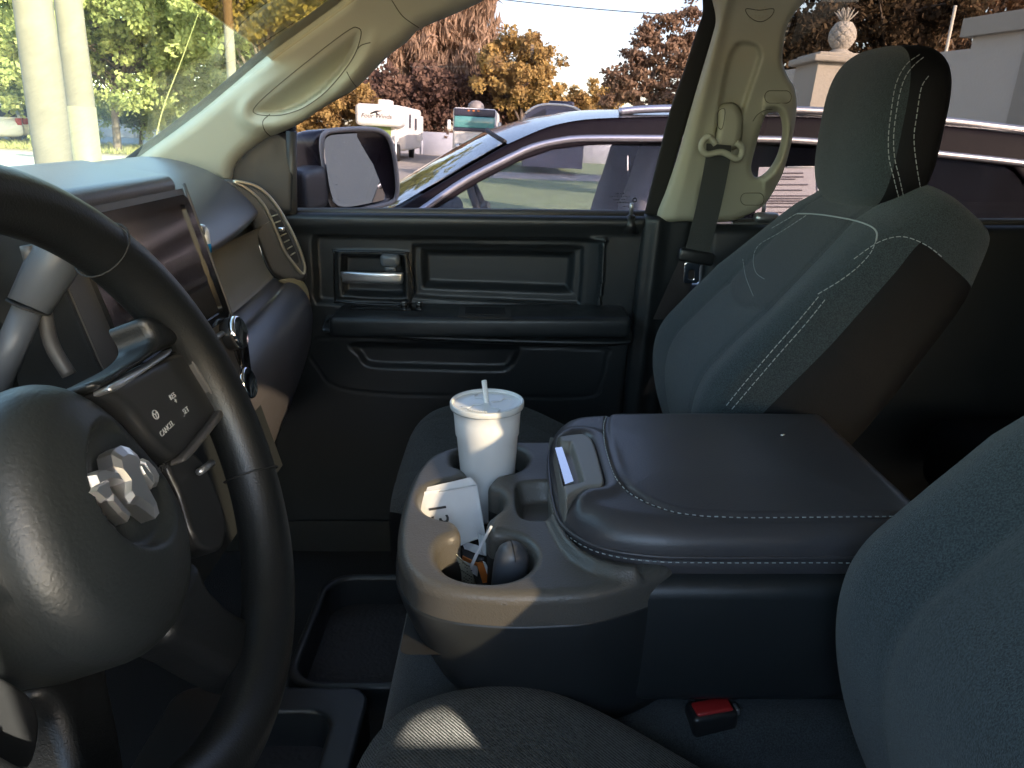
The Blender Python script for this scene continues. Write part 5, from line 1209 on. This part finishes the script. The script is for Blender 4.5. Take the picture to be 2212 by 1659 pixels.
mb = MB(); p = cr([sside(x, z, .006) for x, z in trm], 6, False); V, Fc = tube(p, .013, 8, up=(0, 0, 1)); mb.add(V, Fc); mb.build('window_trim', M['silverline'], suv)
mb = MB(); mb.add(*tube(np.array([fside(x, z, .006) for x, z in trm]), .012, 6, up=(0, 0, 1))); mb.build('window_trim', M['silverline'], suv)
# roof and windshield
roofp = upr[3:-3]; nseg = 14
def across(p0, p1, t, crown=.05, bow=0): return p0 + (p1 - p0) * t + np.array([-bow * 4 * t * (1 - t), 0, crown * 4 * t * (1 - t)])
rp = cr(np.vstack([roofp, [upr[-3]]]), 4, False); rows = [[across(sside(x, z), fside(x, z), t, .045, .10 * max(0, 1 - i / 8)) for t in np.linspace(0, 1, nseg)] for i, (x, z) in enumerate(rp)]
V, Fc = loft([np.array(r) for r in rows], cap=False, closed=False); mesh('roof', V, Fc, M['blackpaint'], suv)
wr_ = np.array([sside(*upr[3]), sside(*upr[2]), sside(*upr[1]), sside(*upr[0])]); rows = []
for i, (x, z) in enumerate(cr(upr[[3, 2, 1, 0]], 5, False)): rows.append([across(sside(x, z), fside(x, z), t, .045 * (1 - i / 15), .10 + .10 * i / 15) for t in np.linspace(.035, .965, nseg)])
V, Fc = loft([np.array(r) for r in rows], cap=False, closed=False); V2 = V + np.array([.004, 0, -.004]); n0 = len(V)
mesh('windshield', np.vstack([V, V2]), list(Fc) + [tuple(i + n0 for i in f[::-1]) for f in Fc], M['g_suvw'], suv)
mb = MB(); mb.add(*tube(rows[0], .010, 6)); mb.build('windshield_seal', M['rubber'], suv)
rows = [[across(sside(x, z), fside(x, z), t, .02, -.08) for t in np.linspace(0, 1, nseg)] for x, z in upr[-3:]]
V, Fc = loft([np.array(r) for r in rows], cap=False, closed=False); mesh('rear_window', V, Fc, M['g_suvd'], suv)
for f in (sside, fside):
    rl = np.array([suvp(*q) for q in [(1345, 246), (1400, 241), (1500, 239), (1765, 243), (2031, 262), (2212, 282), (2300, 294)]]); mb = MB()
    mb.add(*tube(cr([f(x, z + .01, -.10) for x, z in rl], 5, False), .014, 8, up=(0, 0, 1))); mb.build('roof_rail', M['silverline'], suv)
# lower body
st = [(-2.05, -1.30, -.98, .70), (-2.0, -1.38, -.88, .82), (-1.7, -1.42, -.74, .90), (-1.2, -1.42, -.62, .93), (upr[0][0] + .1, -1.42, zB + .01, .93), (0, -1.42, zB + .01, .935), (1.4, -1.42, zB + .01, .93), (2.2, -1.40, zB + .01, .90), (2.55, -1.34, -.60, .84), (2.66, -1.2, -.8, .7)]
rings = []
for x, z0, z1, w in st:
    q = np.linspace(0, 2 * math.pi, 40, endpoint=False); y = w * np.sign(np.cos(q)) * np.abs(np.cos(q)) ** .35; z = (z0 + z1) / 2 + (z1 - z0) / 2 * np.sign(np.sin(q)) * np.abs(np.sin(q)) ** .35
    rings.append(np.stack([np.full(40, x), 3.65 + y, z], 1))
V, Fc = loft(rings); mesh('car_body', V, Fc, M['blackpaint'], suv, sharp=50)
def wheel(par, c, r=.35, w=.22):
    mb = MB(); mb.add(*lathe([(r * .62, -w / 2), (r * .96, -w / 2), (r, -w * .3), (r, w * .3), (r * .96, w / 2), (r * .62, w / 2)], c, (0, 1, 0), 32)); tw = mb.build('wheel', M['rubber'], par)
    mb = MB(); mb.add(*lathe([(0, -w * .42), (r * .25, -w * .44), (r * .64, -w * .3), (r * .64, w * .3), (r * .25, w * .44), (0, w * .42)], c, (0, 1, 0), 20)); mb.build('wheel_rim', M['satin'], tw)
for x in (-1.35, 1.5):
    for y in (2.80, 4.50): wheel(suv, (x, y, G + .35))
# SUV interior
M['grey_in'] = mat('grey_interior', (.11, .11, .12), .8); M['pale_in'] = mat('pale_interior', (.26, .25, .26), .8)
for y in (3.20, 4.10):
    for x, nm in ((.42, 'seat'), (1.35, 'seat')):
        mb = MB()
        rings = []
        for i in range(13):
            b = i / 12; w = .24 if b < .65 else (.24 - .12 * sst(np.array([b]), .65, .78)[0]); z = -.80 + .82 * b; xx = x + .18 * b
            q = np.linspace(0, 2 * math.pi, 20, endpoint=False); e = 1 if b < .95 else .6
            rings.append(np.stack([xx + .07 * np.sin(q) * e, y + w * np.sign(np.cos(q)) * np.abs(np.cos(q)) ** .6 * e, np.full(20, z)], 1))
        mb.add(*loft(rings)); mb.add(*rbox((x - .22, y, -.85), (.5, .48, .16), .05)); mb.build(nm, M['pale_in'], suv)
mb = MB(); mb.add(*rbox((-.50, 3.65, -.47), (.5, 1.5, .24), .06, 4)); mb.build('dashboard', M['grey_in'], suv)
mb = MB(); wc = np.array([-.10, 3.2, -.33]); a_, b_, _ = frame_from((.9, 0, .43)); mb.add(*tube([wc + .18 * (math.cos(t) * a_ + math.sin(t) * b_) for t in np.linspace(0, 6.283, 32, endpoint=False)], .016, 8, True)); mb.add(*rbox(wc, (.05, .30, .09), .02)); mb.build('steering_wheel', M['black_s'], suv)
mb = MB(); mb.add(*rbox((.5, 3.65, -1.15), (3.0, 1.6, .1), .02)); mb.build('car_floor', M['carpet'], suv)
mb = MB(); V0 = np.array([rr_ for rr_ in []]); mb.add(*rbox((.60, 3.65, -.62 + .0), (.30, .22, .3), .04)); mb.build('center_armrest', M['grey_in'], suv)
# door mirror of the SUV
mb = MB(); mb.add(*rbox(sside(-.55, -.45, .12), (.10, .20, .13), .04, 5)); mb.build('side_mirror', M['blackpaint'], suv)
# window sticker in the rear side window
def on_side(px, py, o=.0): x, z = suvp(px, py); return sside(x, z, o - .004)
V = [on_side(1640, 361), on_side(1768, 360), on_side(1770, 480), on_side(1630, 480)]; V, Fc = poly_slab(V, (0, -1, .3), .0015)
M['sheet'] = mat('paper_sheet', (.34, .33, .38), .7); stc = mesh('window_notice', V, Fc, M['sheet'], suv, smooth=False)
mb = MB(); random.seed(3)
M['notice_ink'] = mat('notice_ink', (.14, .13, .16), .7)
y = 374
while y < 470:
    x = 1650 + random.uniform(0, 14); x1 = 1755 - random.uniform(0, 40)
    if y == 374: x, x1 = 1685, 1735
    a, b = on_side(x, y, .002), on_side(x1, y, .002); mb.add(*tube([a, b], .0028, 4)); y += random.choice([5, 6, 8, 12])
mb.build('notice_print', M['notice_ink'], stc, smooth=False)
mb = MB(); mb.add(*tube([on_side(*q, .003) for q in [(1700, 361), (1765, 361), (1768, 420), (1764, 475)]], .0035, 6)); mb.build('notice_edge', M['whitepaint'], stc)
mb = MB(); mb.add(*tube([on_side(1357, 337, -.01), on_side(1357, 369, -.01)], .003, 6)); mb.build('hanging_tag', M['whitepaint'], suv)  # thin upright white line in the front side window

# ---------------- motorhomes ----------------
M['rvw'] = mat('rv_white', (.80, .78, .72), .4, var=(1, .3, (.74, .72, .66))); M['rvglass'] = mat('rv_teal_glass', (.10, .30, .28), .08, spec=.8)
M['rvgreen'] = mat('rv_green_glass', (.22, .30, .10), .1, spec=.8); M['rvdark'] = mat('rv_dark', (.035, .035, .055), .4); M['rvgrey'] = mat('rv_bluegrey', (.11, .11, .16), .4)
def ex(px, py, Y): p = PE(px, py, Y=Y); return p[0], p[2]
Y1 = 38.0; x0, zt0 = ex(766, 222, Y1); x1, _ = ex(868, 222, Y1); _, zo = ex(800, 272, Y1); xc0, _ = ex(778, 300, Y1); xc1, zb1 = ex(850, 300, Y1)
rv = thing('motorhome', 'white cab-over motorhome with dark lettering beside the door mirror', 'motorhome', ((x0 + x1) / 2, Y1 + 3, G), 'motorhomes along the fence')
mb = MB(); mb.add(*rbox(((x0 + x1) / 2, Y1 + .9, (zt0 + zo) / 2), (x1 - x0, 1.9, zt0 - zo), .22, 5)); ob = mb.build('overcab_bunk', M['rvw'], rv)
mb = MB(); mb.add(*rbox(((x0 + x1) / 2, Y1 + 4.9, (zt0 + G + .45) / 2), (x1 - x0, 6.4, zt0 - G - .45), .15, 4)); mb.build('coach_body', M['rvw'], rv)
mb = MB(); hz = G + 1.15
prof = [(Y1 - .9, G + .45), (Y1 - .95, G + .95), (Y1 - .75, hz), (Y1 + .05, zo - .72), (Y1 + .6, zo + .02), (Y1 + 2, zo + .02), (Y1 + 2, G + .45)]
V, Fc = loft([np.array([(x, a, b) for a, b in prof]) for x in (xc0, xc0 + .08, xc1 - .08, xc1)]); mb.add(V, Fc); mb.build('van_cab', M['rvw'], rv, smooth=False)
q = np.array([(xc0 + .12, Y1 + .06, zo - .68), (xc1 - .12, Y1 + .06, zo - .68), (xc1 - .2, Y1 + .56, zo - .03), (xc0 + .2, Y1 + .56, zo - .03)]) + np.array([0, -.03, .02]); V, Fc = poly_slab(q, (0, -.8, .6), .02); mesh('windshield', V, Fc, M['rvgreen'], rv, smooth=False)
mb = MB(); mb.add(*rbox(((xc0 + xc1) / 2, Y1 - .96, G + .85), (1.0, .04, .3), .03)); mb.build('grille', M['rvdark'], rv)
for s in (xc0 + .25, xc1 - .25): mb = MB(); mb.add(*rbox((s, Y1 - .95, G + .88), (.3, .05, .22), .04)); mb.build('headlight', M['satin'], rv)
for s in (xc0 - .12, xc1 + .12): mb = MB(); mb.add(*rbox((s, Y1 + .1, zo - .5), (.2, .1, .34), .04)); mb.build('side_mirror', M['rvw'], rv)
mb = MB(); xa, za = ex(811, 214, Y1 + 1); xb, zb_ = ex(839, 226, Y1 + 1); mb.add(*rbox(((xa + xb) / 2, Y1 + 2.2, (za + zt0) / 2), (xb - xa, 1.2, za - zt0 + .05), .1, 4)); mb.build('roof_air_conditioner', M['rvw'], rv)
for yy, z0_, z1_, w in ((Y1 + 3.0, zt0 - 1.0, zt0 - .35, .7), (Y1 + 5.6, zt0 - 1.1, zt0 - .5, 1.1)):
    mb = MB(); mb.add(*rbox((x1 + .005, yy, (z0_ + z1_) / 2), (.03, w, z1_ - z0_), .02)); mb.build('coach_window', M['rvdark'], rv)
mb = MB(); mb.add(*rbox((x1 + .02, Y1 + 6.9, zt0 - 1.0), (.35, 1.2, 1.3), .05)); mb.build('slide_out', M['rvw'], rv)
xt, zt1 = ex(813, 251, Y1); mb = MB(); mb.add(*text_mesh('Four Winds', .30, np.array([[1, 0, 0], [0, 0, -1], [0, 1, 0]], float), (xt, Y1 - .055, zt1), .004, .25)); mb.build('lettering', M['ink'], ob, smooth=False)
a = [ex(801, 245, Y1), ex(812, 241, Y1), ex(826, 239, Y1)]; mb = MB(); mb.add(*tube([(x, Y1 - .06, z) for x, z in a], [.03, .05, .01], 6)); mb.add(*tube([(a[1][0], Y1 - .06, a[1][1]), (a[1][0] + .1, Y1 - .06, a[1][1] - .14)], .03, 6)); mb.build('swoosh_mark', M['ink'], ob)
for yy in (Y1 + .2, Y1 + 5.8): 
    for xx in (xc0 + .2, xc1 - .2): wheel(rv, (0, 0, 0)) if 0 else None
def rvwheel(par, x, y, r=.40):
    mb = MB(); mb.add(*lathe([(0, -.12), (r, -.12), (r, .12), (0, .12)], (x, y, G + r), (1, 0, 0), 24)); mb.build('wheel', M['rubber'], par)
for yy in (Y1 + .2, Y1 + 5.8):
    for xx in (x0 + .25, x1 - .25): rvwheel(rv, xx, yy)
Y2 = 36.0; x0, z2 = ex(979, 231, Y2); x1, _ = ex(1073, 231, Y2); zv = ex(1026, 252, Y2)[1]; zw = ex(1026, 277, Y2)[1]; zl = ex(1026, 284, Y2)[1]
rv = thing('motorhome', 'motorhome with big teal windshield and dark brow above it', 'motorhome', ((x0 + x1) / 2, Y2 + 4, G), 'motorhomes along the fence')
mb = MB(); mb.add(*rbox(((x0 + x1) / 2, Y2 + 4.5, (z2 + G + .3) / 2), (x1 - x0, 9, z2 - G - .3), .14, 4)); mb.build('coach_body', M['rvw'], rv)
mb = MB(); mb.add(*rbox(((x0 + x1) / 2, Y2 - .01, (z2 + zv) / 2 - .02), (x1 - x0 - .1, .12, z2 - zv - .04), .05, 3)); br = mb.build('brow', M['rvdark'], rv)
for k in (-1, 0, 1): mb = MB(); mb.add(*rbox(((x0 + x1) / 2 + k * .22 - .05, Y2 - .08, z2 - .12), (.10, .04, .06), .01)); mb.build('marker_light', M['orange'], br)
mb = MB(); mb.add(*rbox(((x0 + x1) / 2, Y2 - .02, (zv + zw) / 2), (x1 - x0 - .12, .14, zv - zw), .05, 3)); mb.build('windshield', M['rvglass'], rv)
mb = MB(); mb.add(*rbox(((x0 + x1) / 2, Y2 - .03, (zw + zl) / 2), (x1 - x0 - .08, .12, zw - zl), .02)); mb.build('wiper_panel', M['rvdark'], rv)
mb = MB(); mb.add(*rbox(((x0 + x1) / 2, Y2 - .03, G + .85), (x1 - x0 - .6, .12, .35), .05)); mb.build('grille', M['rvdark'], rv)
for s in (x0 + .3, x1 - .3): mb = MB(); mb.add(*rbox((s, Y2 - .03, G + .9), (.35, .1, .2), .04)); mb.build('headlight', M['satin'], rv)
for s in (x0 - .16, x1 + .16):
    mb = MB(); mb.add(*rbox((s, Y2 - .15, (zv + zw) / 2 - .15), (.16, .12, .42), .05)); mb.build('side_mirror', M['rvw'], rv)
mb = MB(); xa, za = ex(1028, 216, Y2 + 1); mb.add(*lathe([(.36, 0), (.38, .1), (.33, .25), (.2, .36), (0, .40)], (xa, Y2 + 1.4, z2 - .02))); mb.build('satellite_dome', mat('dome_grey', (.25, .22, .2), .5), rv)
for s in (x0 + .3, x1 - .3): rvwheel(rv, s, Y2 + 1.2); rvwheel(rv, s, Y2 + 6.5)
Y3 = 33.0; x0, z3_ = ex(1136, 226, Y3); x1, _ = ex(1268, 226, Y3)
rv = thing('motorhome', 'dark grey rounded motorhome roof showing above the black SUV roof', 'motorhome', ((x0 + x1) / 2, Y3 + 4, G), 'motorhomes along the fence')
prof = []
xm = (x0 + x1) / 2; hw = (x1 - x0) / 2
for t in np.linspace(0, 1, 17): u = -1 + 2 * t; prof.append((xm + hw * u, z3_ + .06 - .42 * abs(u) ** 3.2))
pr = [(xm - hw, G + .3)] + prof + [(xm + hw, G + .3)]
V, Fc = loft([np.array([(x, y, z) for x, z in pr]) for y in (Y3, Y3 + 9)]); mesh('coach_body', V, Fc, M['rvgrey'], rv, sharp=40)
mb = MB(); mb.add(*tube([(x, Y3 - .01, z + .01) for x, z in prof], .045, 6)); mb.build('roof_edge', M['rvw'], rv)
V, Fc = poly_slab([(xm - hw + .12, Y3 - .04, z3_ - .5), (xm - hw * .35, Y3 - .04, z3_ - .1), (xm - hw * .35, Y3 - .04, z3_ - 1.5), (xm - hw + .12, Y3 - .04, z3_ - 1.5)][::-1], (0, -1, 0), .03); mesh('windshield', V, Fc, M['rvdark'], rv, smooth=False)
mb = MB(); mb.add(*rbox((xm + hw * .28, Y3 - .03, z3_ - .75), (hw * 1.2, .06, 1.2), .03)); mb.build('windshield', M['rvgrey'], rv)
mb = MB(); mb.add(*rbox((xm + .3, Y3 + 2, z3_ + .12), (1.1, 1.2, .3), .1, 3)); mb.build('roof_air_conditioner', M['rvdark'], rv)

# ---------------- white cars across the road ----------------
def white_car(label, px, py, Y, yaw=0, seed=0):
    b = PE(px, py, Y=Y); t = thing('parked_car', label, 'car', (b[0], b[1], G), 'white cars parked across the road')
    c, s = math.cos(yaw), math.sin(yaw)
    def T3(V): V = np.asarray(V, float); return np.stack([b[0] + c * V[:, 0] - s * V[:, 1], b[1] + s * V[:, 0] + c * V[:, 1], G + V[:, 2]], 1)
    def add(name, V, Fc, m, par=t, **k): return mesh(name, T3(V), Fc, m, par, **k)
    st = [(-2.25, .35, .62, .70), (-2.2, .28, .78, .82), (-1.9, .25, .95, .88), (-1.2, .25, 1.03, .91), (0, .25, 1.03, .92), (1.4, .25, 1.06, .91), (2.0, .28, 1.04, .88), (2.25, .35, .90, .80), (2.3, .45, .7, .75)]
    rings = []
    for x, z0, z1, w in st:
        q = np.linspace(0, 2 * math.pi, 28, endpoint=False); rings.append(np.stack([np.full(28, x), w * np.sign(np.cos(q)) * np.abs(np.cos(q)) ** .4, (z0 + z1) / 2 + (z1 - z0) / 2 * np.sign(np.sin(q)) * np.abs(np.sin(q)) ** .4], 1))
    add('car_body', *loft(rings), M['whitepaint'])
    gr = [(-1.15, 1.0, .86, 1.02), (-.55, 1.0, .80, 1.50), (-.1, 1.0, .76, 1.64), (.9, 1.0, .76, 1.66), (1.6, 1.0, .76, 1.60), (2.05, 1.0, .82, 1.12)]
    rings = []
    for x, z0, w, z1 in gr: rings.append(np.array([(x, -.90, z0), (x, -w, z1 - .04), (x, -w + .1, z1), (x, w - .1, z1), (x, w, z1 - .04), (x, .90, z0)]))
    add('cabin', *loft(rings), M['whitepaint'])
    for sd in (-1, 1):
        q = np.array([(-.85, sd * .905, 1.08), (-.35, sd * .86, 1.46), (.45, sd * .835, 1.54), (.45, sd * .91, 1.08)]); V, Fc = poly_slab(q if sd < 0 else q[::-1], (0, sd, 0), .03); add('side_window', V, Fc, M['rvdark'], smooth=False)
        q = np.array([(.55, sd * .91, 1.08), (.55, sd * .835, 1.54), (1.45, sd * .835, 1.50), (1.8, sd * .91, 1.12)]); V, Fc = poly_slab(q if sd < 0 else q[::-1], (0, sd, 0), .03); add('side_window', V, Fc, M['rvdark'], smooth=False)
        add('tail_light', *rbox((2.2, sd * .68, .95), (.16, .22, .3), .04), M['red'])
        add('headlight', *rbox((-2.14, sd * .66, .74), (.2, .26, .16), .05), M['satin'])
        for x in (-1.4, 1.35):
            V, Fc = lathe([(.0, -.1), (.34, -.1), (.34, .1), (0, .1)], (x, sd * .84, .34), (0, 1, 0), 22); w_ = add('wheel', V, Fc, M['rubber'])
            V, Fc = lathe([(0, -.115), (.2, -.115), (.2, .115), (0, .115)], (x, sd * .84, .34), (0, 1, 0), 16); add('wheel_rim', V, Fc, M['satin'], w_)
    q = np.array([(2.07, -.72, 1.14), (2.07, .72, 1.14), (1.68, .66, 1.56), (1.68, -.66, 1.56)]); V, Fc = poly_slab(q, (.7, 0, .5), .03); add('rear_window', V, Fc, M['rvdark'], smooth=False)
    q = np.array([(-1.13, -.78, 1.07), (-1.13, .78, 1.07), (-.58, .70, 1.5), (-.58, -.70, 1.5)])[::-1]; V, Fc = poly_slab(q, (-.7, 0, .5), .03); add('windshield', V, Fc, M['rvdark'], smooth=False)
    return t
white_car('white hatchback with its rear towards the poles, nearest to the thick pole', 40, 262, 39, R_(-35))
white_car('white car behind the hatchback, cut off by the left picture edge', -45, 262, 36, R_(-35))
white_car('white van-like car partly hidden behind the thick pole', 60, 246, 46, R_(-20))
FR['t'] = True
